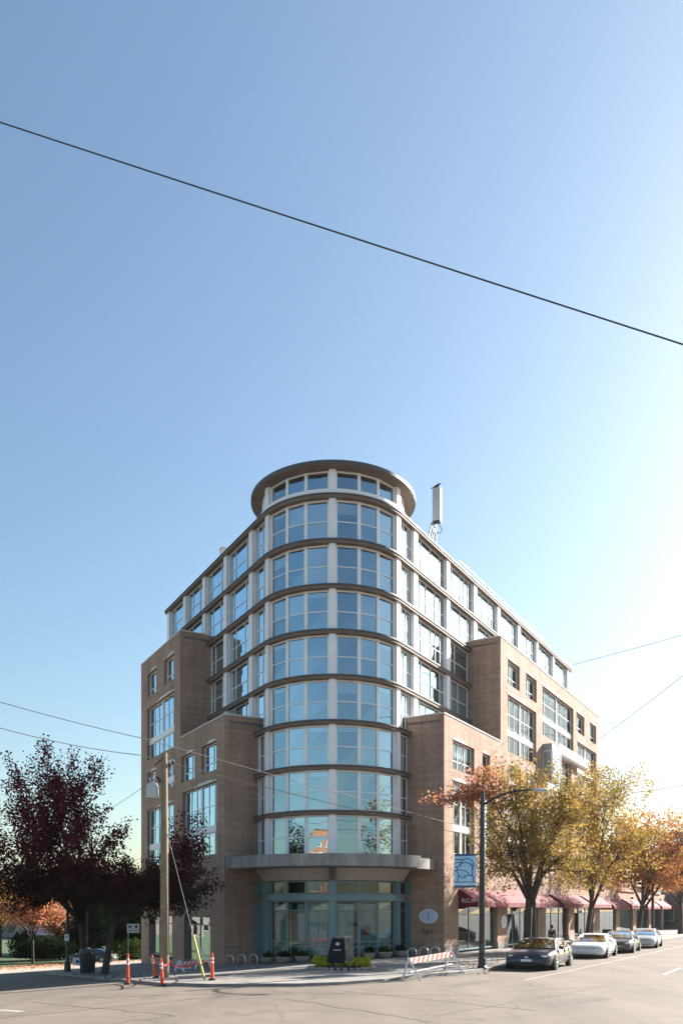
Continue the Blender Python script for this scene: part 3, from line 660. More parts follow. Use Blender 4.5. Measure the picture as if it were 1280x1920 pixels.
cam_e = Vector((.95, -.3, 0)).normalized(); cam_n = Vector((-.3, -.95, 0)).normalized()
MB().tube([ap, ap + Z3 * 3.6], .06, 10).build('mast', M['steel'], an)
pb = MB().box(ap, cam_e, cam_n, -.16, .42, .08, .46, 2.0, 4.3).build('panel', M['antenna'], an)
MB().box(ap, cam_e, cam_n, -.15, .41, .09, .45, 1.9, 2.0).build('panel_base', M['black'], pb)
MB().tube([ap + cam_e * .2 + cam_n * .2 + Z3 * 1.9, ap + cam_e * .45 + Z3 * 1.5, ap + cam_e * .25 + Z3 * 1.25, ap + Z3 * 1.4], .03, 6).build('cable', M['black'], an)
for dz, ln in ((1.75, 1.5), (1.45, 1.15), (1.3, .9)): MB().tube([ap + Z3 * dz, ap - eR * ln * .6 + nRv * .1 + Z3 * (dz - .1), ap - eR * ln + Z3 * .1], .05, 6).build('brace', M['darkgrey'], an)
bird = MB(); bp_ = ap + cam_e * .1 + cam_n * .27 + Z3 * 4.42
bd_ = thing('crow', 'dark crow perched on top of the antenna', 'bird', bp_ - Z3 * .12)
MB().tube([bp_ + cam_e * x + Z3 * z for x, z in ((-.42, -.05), (-.25, -.01), (-.1, .03), (.05, .08), (.13, .14), (.19, .19), (.24, .18), (.31, .16))], [.02, .04, .08, .1, .08, .06, .045, .008], 10).build('body', M['cloth_dark'], bd_, smooth=True)
MB().tube([bp_ - Z3 * .12, bp_ - Z3 * .02], .012, 5).build('leg', M['black'], bd_); MB().tube([bp_ + cam_e * .05 - Z3 * .12, bp_ + cam_e * .05], .012, 5).build('leg', M['black'], bd_)

# ------------------------------------------------------------------ trees
def ellip(rg, n, c, rad, seed, shell=.45, wob=.22):
    u = rg.normal(size=(n, 3)); u /= np.linalg.norm(u, axis=1)[:, None]
    rr = rg.random(n) ** shell
    ph = np.random.RandomState(seed + 5).uniform(0, 6.28, 8)
    k = 1 + wob * (np.sin(3 * np.arctan2(u[:, 1], u[:, 0]) + ph[0]) * .5 + np.sin(5 * u[:, 2] * 1.6 + ph[1]) * .5 + np.sin(7 * u[:, 0] + ph[2]) * .35 + np.sin(8 * u[:, 1] + 5 * u[:, 2] + ph[3]) * .35)
    return np.array(c) + u * np.array(rad) * (rr * k)[:, None]
def leaf_mesh(name, cen, size, rg, mat, parent, flat=0.):
    n = len(cen); nr = rg.normal(size=(n, 3)); nr[:, 2] += np.where(nr[:, 2] > 0, flat, -flat); nr /= np.linalg.norm(nr, axis=1)[:, None]
    a = np.cross(nr, rg.normal(size=(n, 3))); a /= np.linalg.norm(a, axis=1)[:, None]; b = np.cross(nr, a)
    sz = size * rg.uniform(.65, 1.3, n)[:, None]
    V = np.stack([cen + a * sz * .62, cen + b * sz * .42 + nr * sz * .06, cen - a * sz * .55, cen - b * sz * .42 + nr * sz * .06], 1).reshape(-1, 3)
    me = bpy.data.meshes.new(name); me.vertices.add(4 * n); me.vertices.foreach_set('co', V.ravel().astype(np.float32))
    me.loops.add(4 * n); me.loops.foreach_set('vertex_index', np.arange(4 * n, dtype=np.int32))
    me.polygons.add(n); me.polygons.foreach_set('loop_start', np.arange(0, 4 * n, 4, dtype=np.int32)); me.polygons.foreach_set('loop_total', np.full(n, 4, dtype=np.int32))
    me.update(); me.validate(); me.materials.append(mat)
    o = bpy.data.objects.new(name, me); COL.objects.link(o); o.parent = parent; return o
def make_tree(name, label, base, H, tr, fork, crown, mat, seed, tips=170, per=55, leaf=.2, spray=(.8, .2), lean=(0, 0), limbs=7, group=None, up=.35, stems=1, extra=None, flat=.3, bark='bark'):
    """crown: list of (cx, cy, cz, rx, ry, rz, weight) relative to the base"""
    root = thing(name, label, 'tree', base, group, local=True); rg = np.random.RandomState(seed)
    T = []
    tot = sum(c[6] for c in crown)
    for i, c in enumerate(crown): T.append(ellip(rg, max(6, int(tips * c[6] / tot)), c[:3], c[3:6], seed + i))
    T = np.concatenate(T); T[:, 2] = np.maximum(T[:, 2], fork * .7)
    cc = T.mean(0); tb = MB(); top = np.array([lean[0], lean[1], fork])
    tb.tube([(0, 0, -.3), (0, 0, .02), (lean[0] * .25, lean[1] * .25, fork * .3), (lean[0] * .6, lean[1] * .6, fork * .65), tuple(top)], [tr * 1.35, tr * 1.15, tr * .92, tr * .85, tr * .8], 10)
    seeds = T[rg.choice(len(T), limbs, replace=False)]
    for _ in range(6):
        idx = np.argmin(((T[:, None] - seeds[None]) ** 2).sum(2), 1)
        seeds = np.array([T[idx == k].mean(0) if (idx == k).any() else seeds[k] for k in range(limbs)])
    idx = np.argmin(((T[:, None] - seeds[None]) ** 2).sum(2), 1)
    for k in range(limbs):
        e = seeds[k]; m1 = top + (e - top) * .4 + np.array([0, 0, .12 * np.linalg.norm(e - top)]) + rg.normal(size=3) * .2
        st = top * (1 if stems == 1 else rg.uniform(.75, 1.0)); pts = [st * .97 + np.array([0, 0, 0]), m1, top + (e - top) * .75 + rg.normal(size=3) * .2, e]
        tb.tube(pts, [tr * .52, tr * .36, tr * .22, tr * .12], 7)
        for j in np.where(idx == k)[0]:
            t = T[j]; q = rg.uniform(.35, 1.); s0 = m1 + (e - m1) * q if q > 0 else m1
            mid = (s0 + t) / 2 + rg.normal(size=3) * .18
            tb.tube([s0, mid, t], [tr * .10, tr * .06, tr * .025], 4, cap=False)
    if extra is not None:
        for t in extra: tb.tube([seeds[np.argmin(((seeds - t) ** 2).sum(1))], t], [tr * .1, tr * .03], 4, cap=False)
        T = np.concatenate([T, extra])
    tb.build('trunk', M[bark], root, smooth=True, uv=False, fix=False)
    d = T - np.array([cc[0], cc[1], cc[2] - crown[0][5] * .5]); d /= np.linalg.norm(d, axis=1)[:, None]; d[:, 2] += up; d /= np.linalg.norm(d, axis=1)[:, None]
    n = len(T) * per; ti = np.repeat(np.arange(len(T)), per)
    ln = (rg.uniform(-1., .35, n) * spray[0])[:, None]
    cen = T[ti] + d[ti] * ln + rg.normal(size=(n, 3)) * spray[1] * np.array([1, 1, .75])
    leaf_mesh('crown', cen, leaf, rg, mat, root, flat)
    return root
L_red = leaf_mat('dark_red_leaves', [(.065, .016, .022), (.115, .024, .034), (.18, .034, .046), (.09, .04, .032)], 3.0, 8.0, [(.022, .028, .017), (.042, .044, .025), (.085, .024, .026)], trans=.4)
L_olive = leaf_mat('turning_olive_leaves', [(.125, .11, .042), (.24, .185, .052), (.40, .26, .065), (.52, .28, .08)], trans=.5, nscale=.35)
L_gold = leaf_mat('golden_leaves', [(.19, .16, .055), (.34, .245, .06), (.43, .265, .07), (.44, .21, .07)], trans=.5, nscale=.35)
L_orange = leaf_mat('orange_leaves', [(.30, .18, .07), (.42, .22, .07), (.46, .19, .08), (.40, .15, .08)], trans=.5, nscale=.4)
L_copper = leaf_mat('copper_leaves', [(.36, .18, .09), (.48, .26, .13), (.50, .19, .11), (.42, .24, .10)], trans=.5, nscale=.6)
L_brown = leaf_mat('fallen_leaf_brown', [(.12, .07, .035), (.20, .12, .05), (.26, .12, .05)], trans=.2)
L_ever = leaf_mat('dark_evergreen_leaves', [(.010, .018, .008), (.018, .032, .012), (.03, .045, .016)], trans=.25)
L_green = leaf_mat('green_leaves', [(.03, .06, .012), (.06, .10, .02), (.11, .13, .03)], trans=.4)
L_lime = leaf_mat('lime_leaves', [(.18, .26, .02), (.34, .40, .03), (.5, .48, .05), (.12, .16, .02)], trans=.45)

gt = gpx(160, 1822, .13)
def relx(px, py, Y, b): p = apx(px, py, Y); return (p.x - b.x, p.y - b.y, p.z - b.z)
cA = relx(95, 1570, 47, gt); cB = relx(100, 1470, 47, gt); cD = relx(175, 1640, 47, gt); cE = relx(85, 1655, 47, gt)
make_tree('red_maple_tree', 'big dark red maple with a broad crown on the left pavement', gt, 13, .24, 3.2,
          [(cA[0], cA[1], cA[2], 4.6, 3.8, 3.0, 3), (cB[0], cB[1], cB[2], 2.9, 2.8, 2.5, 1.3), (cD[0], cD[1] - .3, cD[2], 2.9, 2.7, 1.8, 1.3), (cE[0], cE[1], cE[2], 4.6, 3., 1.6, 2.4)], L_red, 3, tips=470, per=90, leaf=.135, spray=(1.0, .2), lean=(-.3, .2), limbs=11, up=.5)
g2 = gpx(197, 1826, .13)
c2 = relx(335, 1655, g2.y, g2); c3 = relx(268, 1660, g2.y, g2); c4 = relx(350, 1580, g2.y, g2); c5 = relx(205, 1665, g2.y, g2)
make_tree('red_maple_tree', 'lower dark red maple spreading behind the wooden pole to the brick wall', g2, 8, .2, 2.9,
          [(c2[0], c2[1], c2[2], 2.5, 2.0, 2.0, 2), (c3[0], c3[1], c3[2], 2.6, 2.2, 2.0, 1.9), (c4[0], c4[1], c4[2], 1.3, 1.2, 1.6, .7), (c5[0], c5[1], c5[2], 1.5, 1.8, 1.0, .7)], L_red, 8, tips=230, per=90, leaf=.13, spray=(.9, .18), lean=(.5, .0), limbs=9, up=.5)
# street trees in the right pavement
def street_tree(t, lat, label, tops, mat, seed, tips, per, tr=.33, **k):
    b = PR(lat, t, .13); cr = []
    for (px, py, rx, rz, wt) in tops:
        c = relx(px, py, b.y - k.get('near', 0), b); cr.append((c[0], c[1], c[2], rx, min(rx, 4.2), rz, wt))
    k.pop('near', None)
    return make_tree('street_tree', label, b, 12, tr, 3.6, cr, mat, seed, tips=tips, per=per, group='autumn trees along the right pavement', **k)
street_tree(1.0, 12.9, 'olive and gold street tree beside the navy car, nearest the corner', [(985, 1560, 4.2, 2.5, 3), (975, 1475, 2.7, 1.9, 1.2), (1060, 1500, 2.7, 2.3, 1.3), (935, 1625, 2.0, 1.5, .7), (1050, 1620, 2.6, 1.5, .9)], L_olive, 21, 340, 54, tr=.27, leaf=.135, spray=(.9, .28), lean=(.2, .1), limbs=9, stems=2, up=.2)
street_tree(14.6, 13.0, 'gold and green street tree above the white car, second from the corner', [(1105, 1530, 4.0, 3.1, 2), (1170, 1580, 3.9, 2.5, 1.6), (1150, 1475, 2.9, 2.0, .8), (1110, 1640, 3.0, 1.3, .8)], L_gold, 33, 320, 54, tr=.19, leaf=.145, spray=(.9, .3), lean=(.5, .2), limbs=8, stems=2, up=.2)
street_tree(33.5, 13.0, 'orange street tree past the silver car, third from the corner', [(1185, 1610, 4.6, 2.4, 2), (1245, 1570, 5.2, 3.3, 2.4), (1200, 1645, 3.8, 1.5, .8), (1275, 1630, 4., 2., 1.2)], L_orange, 41, 400, 48, tr=.25, leaf=.18, spray=(1., .35), lean=(.6, .2), limbs=8, stems=2, up=.15)
street_tree(58, 13.2, 'rusty orange street tree farthest along the right pavement', [(1262, 1625, 5., 2.8, 2)], L_copper, 55, 120, 40, tr=.3, leaf=.3, spray=(1.2, .4), limbs=6, up=.15)
street_tree(1.0, 13.4, 'thin orange leaved tree with sparse drooping sprays over the brick corner', [(885, 1490, 1.9, .9, 2), (920, 1460, 1.5, 1.3, 1.4), (830, 1500, 1.5, .5, .5)], L_copper, 61, 85, 22, tr=.10, leaf=.18, spray=(.7, .22), limbs=5, up=-.1)
# trees, hedge and house beyond the end of the left street
def far_tree(label, px, py, top, wpx, mat, seed, tips=110, per=50, leaf=.28, name='tree', trp=.16, group='trees beyond the left street', Y=None, zc=None, limbs=6, fork=None):
    b = gpx(px, py); b.z += .05
    if Y: b = Vector(((px - 640) / FPX * Y, Y, zg((px - 640) / FPX * Y, Y)))
    h = CAM_H + (HOR - top) * b.y / FPX - b.z; rx = wpx / 2 * b.y / FPX; fk = fork or h * .28
    return make_tree(name, label, b, h, trp, fk, [(0, 0, fk + (h - fk) * .52, rx * .88, rx * .88, (h - fk) * .46, 2)], mat, seed, tips=tips, per=per, leaf=leaf, spray=(.9, .3), group=group, limbs=limbs)
far_tree('orange leaved tree with a slim trunk at the far left edge of the street', 62, 1809, 1645, 150, L_copper, 71, tips=130, per=40)
far_tree('coppery tree in front of the pale house', 112, 1800, 1690, 90, L_copper, 72, tips=90, per=34, trp=.12)
far_tree('yellow leaved tree behind the orange one at the left edge', 2, 1803, 1632, 80, L_gold, 73, tips=80, per=40, Y=112)
far_tree('brownish yellow tree behind the street lamp with the small sign', 150, 1797, 1660, 110, L_olive, 74, tips=90, per=50, Y=118)
for px, wd, tp, Y, sd, lb in ((185, 90, 1668, 108, 81, 'dark evergreen behind the parked black car'), (245, 100, 1690, 100, 82, 'dark evergreen beside the brick pier'), (215, 80, 1650, 128, 83, 'tall dark evergreen farthest behind the parked black car'), (290, 90, 1680, 96, 84, 'dark evergreen half hidden by the brick building'), (133, 44, 1715, 106, 85, 'narrow dark evergreen beside the pale house')):
    far_tree(lb, px, 1800, tp, wd, L_ever, sd, tips=120, per=60, leaf=.32, name='evergreen_tree', Y=Y, fork=.5, group='dark evergreens beyond the left street')
def bush(name, label, c, rad, mat, seed, n=4200, leaf=.16, cat='bush', group=None, stem=True):
    r = thing(name, label, cat, c, group, local=True); rg = np.random.RandomState(seed)
    p = ellip(rg, n, (0, 0, rad[2] * .75), rad, seed, shell=.3, wob=.1); p[:, 2] = np.maximum(p[:, 2], .04); p += rg.normal(size=p.shape) * .05
    leaf_mesh('foliage', p, leaf, rg, mat, r)
    m = MB()
    for k in range(5):
        a = rg.uniform(0, 6.28); m.tube([(0, 0, -.05), (math.cos(a) * rad[0] * .3, math.sin(a) * rad[1] * .3, rad[2] * .6), (math.cos(a) * rad[0] * .6, math.sin(a) * rad[1] * .6, rad[2] * 1.1)], [.04, .03, .012], 5)
    m.build('stem', M['bark'], r, uv=False); return r
hb = Vector(((75 - 640) / FPX * 96, 96, zg((75 - 640) / FPX * 96, 96)))
bush('round_hedge', 'clipped dark hedge in front of the pale house', apx(85, 1797, 98) * 1.0, (3.6, 1.6, 1.45), L_ever, 91, 5200, .2, 'hedge')
bush('round_hedge', 'low dark hedge to the left of the house door', apx(45, 1795, 103), (1.9, 1.4, 1.9), L_ever, 92, 3000, .2, 'hedge')
bush('round_hedge', 'dark shrubs against the brick pier', apx(250, 1798, 92), (2.6, 1.5, 1.3), L_green, 93, 2600, .2, 'hedge')
hx = apx(88, 1797, 112); hz = zg(hx.x, hx.y)
hs_ = thing('house', 'small pale house with a grey gabled roof behind the hedge', 'house', (hx.x, hx.y, hz), local=True)
MB().abox(-4, 3.2, 0, 7, -.3, 3.1).build('wall', M['siding'], hs_)
m = MB(); m.poly([(-4.4, -.5, 2.95), (3.6, -.5, 2.95), (3.6, 3.5, 6.1), (-4.4, 3.5, 6.1)]); m.poly([(-4.4, 7.5, 2.95), (3.6, 7.5, 2.95), (3.6, 3.5, 6.1), (-4.4, 3.5, 6.1)]); m.poly([(3.2, 0, 3.1), (3.2, 7, 3.1), (3.2, 3.5, 5.9)]); m.poly([(-4, 0, 3.1), (-4, 7, 3.1), (-4, 3.5, 5.9)])
m.build('roof', M['houseroof'], hs_, fix=False)
p_ = MB().abox(-2.6, -1.0, -.9, -.02, 2.3, 2.42).build('porch_roof', M['signwhite'], hs_); MB().abox(-2.3, -1.4, -.05, .02, -.2, 2.1).build('door', M['darkgrey'], hs_)
wn = MB().abox(.2, 1.6, -.06, .02, 1., 2.2).build('window', M['white2'], hs_); MB().abox(.3, 1.5, -.08, -.05, 1.1, 2.1).build('pane', M['carglass'], wn)
tw = apx(58, 1790, 108)
bk = thing('apartment_building', 'pale apartment block far down the left street behind the orange trees', 'building', (-62, 190, -3.4), local=True)
MB().abox(-16, 20, 0, 14, 0, 13).build('wall', M['siding'], bk); MB().abox(-16.5, 20.5, -.5, 14.5, 13, 13.6).build('roof', M['houseroof'], bk)
for i in range(9):
    for j in range(4): wn = MB().abox(-14 + i * 3.8, -12.2 + i * 3.8, -.05, .02, 1.2 + j * 3.1, 2.8 + j * 3.1).build('window', M['carglass'], bk)

# ------------------------------------------------------------------ shops and buildings farther along the right street
sh = thing('shop_row', 'low brick shop row with red awnings beyond the tall building', 'building', PR(NRW, 46, 0))
wl = MB(); wl.box(PR(0, 0), eR, nRv, 42.32, 92, NRW - 12, NRW - .25, -1, 5.2); wl.build('wall', M['brick'], sh)
for a, b, h in ((42.32, 46, 8.6), (52, 62, 6.6), (70, 80, 6.2)): MB().box(PR(0, 0), eR, nRv, a, b, NRW - 11, NRW - .1, 5.2, h).build('parapet', M['brick'], sh)
MB().box(PR(0, 0), eR, nRv, 47, 68, NRW - 10, NRW - 4, 5.25, 9.).build('upper_wall', M['white'], sh)
st_ = [(43.2, 50.5), (52.5, 60), (62, 70.5), (72.5, 80), (82, 89.5)]
for a, b in st_:
    MB().box(PR(0, 0), eR, nRv, b, b + 1.95, NRW - .24, NRW + .0, -.3, 4.6).build('pier', M['brick'], sh)
    w_ = MB().box(PR(0, 0), eR, nRv, a + .02, b - .02, NRW - .245, NRW - .2, .2, 3.2).build('shop_window', M['darkgrey'], sh)
    for i in range(3):
        u = a + .2 + (b - a - .4) * i / 3; MB().box(PR(0, 0), eR, nRv, u + .05, u + (b - a - .4) / 3 - .05, NRW - .2, NRW - .18, .45, 3.0).build('pane', M['glass_dark'], w_)
for a, b in ((43.4, 51.5), (52.6, 61.), (62.4, 71.), (72.6, 80.6), (82, 90)): awning(sh, a, b, zt=4.3)
def block(name, label, c, ang, w_, d_, h, mat, rows, cols, wn_mat, roof='roofing', glow=1.):
    r = thing(name, label, 'building', c, local=True); r.rotation_euler = (0, 0, R(ang))
    MB().abox(-w_ / 2, w_ / 2, 0, d_, -4, h).build('wall', M[mat], r); MB().abox(-w_ / 2 - .3, w_ / 2 + .3, -.3, d_ + .3, h, h + .5).build('roof', M[roof], r)
    for i in range(cols):
        for j in range(rows):
            x = -w_ / 2 + (i + .5) * w_ / cols; z = 1.2 + j * (h - 1.5) / rows
            f = MB().abox(x - w_ / cols * .32, x + w_ / cols * .32, -.06, .02, z, z + (h - 1.5) / rows * .62).build('window', M['white2'], r)
            MB().abox(x - w_ / cols * .28, x + w_ / cols * .28, -.09, -.05, z + .1, z + (h - 1.5) / rows * .62 - .1).build('pane', M[wn_mat], f)
    return r
M['orangebrick'] = brick_mat('orange_brick', (.55, .20, .08), (.48, .16, .07), (.45, .3, .2)); M['greenroof'] = pm('green_copper_roof', (.22, .40, .34), .6, .1, 2)
block('white_building', 'pale blue and white building at the far end of the right street', (62, 148, 0), -58, 18, 12, 11.5, 'white', 3, 6, 'glass')
block('tower_block', 'orange trimmed apartment tower in the distance behind the street trees', (101, 238, 0), -40, 20, 18, 25, 'orangebrick', 8, 6, 'glass')
block('green_roofed_building', 'low building with a pale green roof behind the shop row', (49, 128, 0), -58, 12, 10, 5.6, 'siding', 1, 4, 'glass', 'greenroof')
# across the street behind the camera: seen only as reflections in the tower glass
block('brick_apartment_tower', 'orange brick apartment tower reflected in the second floor glass', (-38, -44, 0), 156, 9, 12, 17, 'orangebrick', 6, 3, 'glass')
block('brick_corner_shop', 'dark brick building reflected in the right hand glass of the second floor', (46, -8, 0), 110, 22, 10, 11, 'brick', 3, 7, 'glass')
block('cream_shop', 'cream shop with a red front reflected in the entrance glass', (-14, -16, 0), 172, 16, 10, 7, 'siding', 2, 5, 'glass')
LW = [(-46.5, 87), (-52, 93), (-58, 99), (-51, 102)]
for i, (x, y, hh, mt, lb) in enumerate(((*LW[0], 7.5, L_ever, 'dark bushy tree opposite the left pavement, nearest of four in reflection'), (*LW[1], 8.5, L_green, 'green tree opposite the left pavement, second of four in reflection'), (*LW[2], 7.5, L_ever, 'dark bushy tree opposite the left pavement, third of four in reflection'), (*LW[3], 8., L_olive, 'olive tree opposite the left pavement, last of four in reflection'), (-44, 12, 13, L_green, 'green tree reflected in the left hand entrance glass'), (-52, -6, 12, L_copper, 'copper tree reflected in the left second floor glass'), (40, 12, 11, L_olive, 'olive tree reflected in the right second floor glass'), (30, -6, 10, L_gold, 'golden tree reflected in the right hand entrance glass'))):
    make_tree('tree', lb, Vector((x, y, 0)), hh, .25, 3., [(0, 0, hh * .62, 3.8, 3.8, hh * .34, 2)], mt, 200 + i, tips=120, per=40, leaf=.35, spray=(1., .35))

# ------------------------------------------------------------------ cars
def make_car(name, label, body_mat, group):
    r = thing(name, label, 'car', (0, 0, 0), group, local=True)
    X = [-2.36, -2.3, -2.1, -1.75, -1.45, -1.0, -.4, .2, .8, 1.1, 1.5, 1.8, 2.05, 2.22, 2.32, 2.37]
    TOP = [.70, .90, .99, 1.01, 1.0, .985, .97, .965, .96, .955, .91, .87, .81, .74, .64, .52]
    W = [.66, .76, .84, .885, .895, .90, .90, .90, .90, .90, .895, .88, .84, .77, .68, .56]
    ZB = [.40, .30, .24, .21, .20, .19, .18, .18, .18, .18, .19, .20, .21, .22, .25, .30]
    m = MB(); NP = None
    for x, t, w_, zb in zip(X, TOP, W, ZB):
        half = [(0, zb), (w_ * .80, zb), (w_ * .96, zb + .06), (w_, zb + (t - zb) * .32), (w_ * 1.005, zb + (t - zb) * .6), (w_ * .97, t - .12), (w_ * .92, t - .035), (w_ * .84, t), (w_ * .45, t + .025), (0, t + .03)]
        sec = half + [(-y, z) for y, z in reversed(half[1:-1])]; NP = len(sec); m.v += [(x, y, z) for y, z in sec]
    for i in range(len(X) - 1):
        for k in range(NP): k2 = (k + 1) % NP; m.f.append((i * NP + k, i * NP + k2, (i + 1) * NP + k2, (i + 1) * NP + k))
    m.f.append(tuple(range(NP))); m.f.append(tuple((len(X) - 1) * NP + k for k in range(NP)))
    body = m.build('body', body_mat, r, smooth=40, uv=False)
    P = [(1.12, .95), (.72, 1.17), (.30, 1.37), (-.05, 1.435), (-.5, 1.45), (-.9, 1.42), (-1.3, 1.27), (-1.72, 1.02)]
    wd = lambda z: .83 - (z - .95) / .5 * .25
    c = MB(); n = 7
    for x, z in P:
        for k in range(n):
            y = wd(z) * (1 - 2 * k / (n - 1)); c.v.append((x, y, z + .035 * (1 - (y / wd(z)) ** 2)))
    for i in range(len(P) - 1):
        for k in range(n - 1): c.f.append((i * n + k, i * n + k + 1, (i + 1) * n + k + 1, (i + 1) * n + k))
    for s in (1, -1):
        top = [(x, s * wd(z), z) for x, z in P]; c.poly(top + [(-1.72, s * .86, .93), (1.12, s * .86, .93)])
    c.build('cabin', body_mat, r, smooth=35, uv=False)
    def slab(p0, p1, in0, in1, off, nm):
        (x0, z0), (x1, z1) = p0, p1; d = Vector((x1 - x0, 0, z1 - z0)).normalized(); nn = Vector((-d.z, 0, d.x)); nn = nn if nn.z > 0 else -nn
        g = MB(); k = 6; A = []
        for (x, z) in (p0, ((x0 + x1) / 2, (z0 + z1) / 2 + (.02)), p1):
            hw = wd(z) - .06
            A.append([(x + nn.x * off, hw * (1 - 2 * j / k), z + .035 * (1 - (hw * (1 - 2 * j / k) / wd(z)) ** 2) + nn.z * off) for j in range(k + 1)])
        for i in range(2):
            for j in range(k): g.poly([A[i][j], A[i][j + 1], A[i + 1][j + 1], A[i + 1][j]])
        g.build(nm, M['carglass'], r, smooth=True, uv=False, fix=False)
    slab((1.08, .975), (.36, 1.345), 0, 0, .02, 'windscreen'); slab((-1.66, 1.055), (-.98, 1.395), 0, 0, .02, 'rear_window')
    for s in (1, -1):
        for pts in ([(.86, 1.0), (.22, 1.31), (-.02, 1.385), (-.28, 1.395), (-.28, 1.0)], [(-.36, 1.0), (-.36, 1.395), (-.85, 1.375), (-1.2, 1.24), (-1.42, 1.09), (-1.2, 1.0)]):
            MB().poly([(x, s * (wd(z) + .022 if z > 1.02 else .842), z) for x, z in pts]).build('side_window', M['carglass'], r, uv=False, fix=False)
        mr = MB(); mr.lathe([(.02, -.09), (.085, -.05), (.1, .02), (.06, .07), (.01, .09)], (.78, s * .98, 1.03), 10, 'x', (.7, 1.1, .75)); mr.build('mirror', body_mat, r, smooth=True, uv=False)
        MB().lathe([(.01, -.16), (.1, -.12), (.13, 0), (.1, .12), (.01, .16)], (2.12, s * .60, .665), 12, 'x', (1.2, 1.25, .62)).build('headlight', M['lamp'], r, smooth=True, uv=False)
        MB().lathe([(.01, -.1), (.1, -.06), (.12, 0), (.1, .06), (.01, .1)], (-2.22, s * .66, .83), 10, 'x', (.9, 1.25, .8)).build('tail_light', M['tail'], r, smooth=True, uv=False)
        MB().box((0, 0, 0), Vector((1, 0, 0)), Vector((0, s, 0)), -1.0, 1.05, .9, .915, .36, .40).build('side_trim', M['black'], r, uv=False)
        MB().box((0, 0, 0), Vector((1, 0, 0)), Vector((0, s, 0)), -.52, -.32, .885, .925, .8, .83).build('door_handle', body_mat, r, uv=False)
        for gx in (.86, -.3, -1.12): MB().box((0, 0, 0), Vector((1, 0, 0)), Vector((0, s, 0)), gx - .012, gx + .012, .86, .905, .32, .90).build('door_gap', M['black'], r, uv=False)
        MB().box((0, 0, 0), Vector((1, 0, 0)), Vector((0, s, 0)), 1.9, 2.18, .62, .70, .33, .40).build('fog_lamp', M['black'], r, uv=False)
    MB().abox(2.20, 2.335, -.46, .46, .545, .66).build('grille', M['black'], r, uv=False); MB().abox(2.2, 2.365, -.5, .5, .27, .38).build('intake', M['black'], r, uv=False)
    pl = MB().abox(2.34, 2.39, -.2, .2, .43, .54).build('number_plate', M['plate'], r, uv=False); MB().abox(-2.39, -2.33, -.2, .2, .55, .68).build('number_plate', M['plate'], r, uv=False)
    MB().lathe([(.001, -.01), (.07, -.006), (.07, .006), (.001, .01)], (2.345, 0, .605), 14, 'x').build('badge', M['steel'], r, uv=False)
    for x in (1.42, -1.38):
        for s in (1, -1):
            MB().lathe([(.39, 0), (.39, .012)], (x, s * (.9 if s > 0 else .912), .34), 22, 'y').build('wheel_arch', M['tyre'], r, uv=False)
            wv = MB().lathe([(.2, -.1), (.30, -.105), (.325, -.08), (.325, .08), (.30, .105), (.2, .1)], (x, s * .835, .325), 24, 'y').build('wheel', M['tyre'], r, smooth=40, uv=False)
            rm = MB(); rm.lathe([(.215, -.02), (.215, .02), (.19, .02), (.19, -.02)], (x, s * .93, .325), 24, 'y')
            for k in range(5):
                a = 2 * math.pi * k / 5 + .3; ca, sa = math.cos(a), math.sin(a)
                rm.tube([(x + .03 * ca, s * .935, .325 + .03 * sa), (x + .2 * ca, s * .93, .325 + .2 * sa)], [.04, .03], 6)
            rm.build('rim', M['rim'], wv, smooth=40, uv=False); MB().lathe([(.21, 0), (.21, .01)], (x, s * (.915 if s > 0 else .925), .325), 20, 'y').build('brake_disc', M['darkgrey'], wv, uv=False)
    return r
car0 = make_car('parked_car', 'dark navy sedan parked nearest the corner at the right kerb', M['navy'], 'cars parked along the right kerb')
def paint_car(o, mat):
    for ch in o.children:
        if ch.name.split('.')[0] in ('body', 'cabin', 'mirror', 'door_handle'): ch.material_slots[0].link = 'OBJECT'; ch.material_slots[0].material = mat
ang = math.atan2(-dR[1], -dR[0])
def put(o, p, a, sc=1.): o.location = p; o.rotation_euler = (0, 0, a); o.scale = (sc, sc, sc)
KL = 15.25
for i, (t, mt, lb, lat) in enumerate(((-7.2, None, None, KL + .15), (4.2, 'whitep', 'white sedan parked second behind the navy car', KL + .15), (11.6, 'bronze', 'dark grey sedan parked between the white and the silver car', KL + .25), (20.2, 'silver', 'silver white hatchback parked last in the row at the right kerb', KL + .35))):
    o = car0 if i == 0 else dup_tree(car0)
    if i: tag(o, lb); paint_car(o, M[mt])
    put(o, PR(lat, t + 2.35 * 1.2), ang + R(4), 1.0); o.scale = (1.28, 1.34, 1.06) if i == 0 else (1.2, 1.26, 1.02)
o = dup_tree(car0); tag(o, 'black car parked across the end of the left street behind the maple trunk', group=None); del o['group']; paint_car(o, M['blackp'])
p = apx(175, 1803, 86); put(o, Vector((p.x, p.y, zg(p.x, p.y))), R(172))

# ------------------------------------------------------------------ street furniture and small things
GR_D = 'orange delineator posts round the pavement corner'
def delineator(px, py, top, label, lean=(0, 0)):
    b = gpx(px, py, 0 if py > 1842 else .13); h = (py - top) * b.y / FPX
    r = thing('delineator_post', label, 'traffic post', b, GR_D, local=True)
    ax = Vector((lean[0], lean[1], 1)).normalized(); P = lambda z: ax * z
    MB().tube([(0, 0, 0), (0, 0, .05), P(.09)], [.17, .16, .10], 14).build('base', M['black'], r, uv=False)
    MB().tube([P(.05), P(h * .55), P(h * .93), P(h)], [.085, .062, .05, .05], 14).build('tube', M['orange'], r, smooth=40, uv=False)
    for f in (.66, .80): MB().tube([P(h * f), P(h * (f + .075))], [.064, .061], 14).build('reflective_band', M['reflect'], r, smooth=40, uv=False)
    MB().tube([P(h), P(h * 1.05)], [.035, .03], 10).build('handle', M['orange'], r, smooth=40, uv=False); return r
delineator(240, 1846, 1790, 'upright orange delineator post below the small double sign')
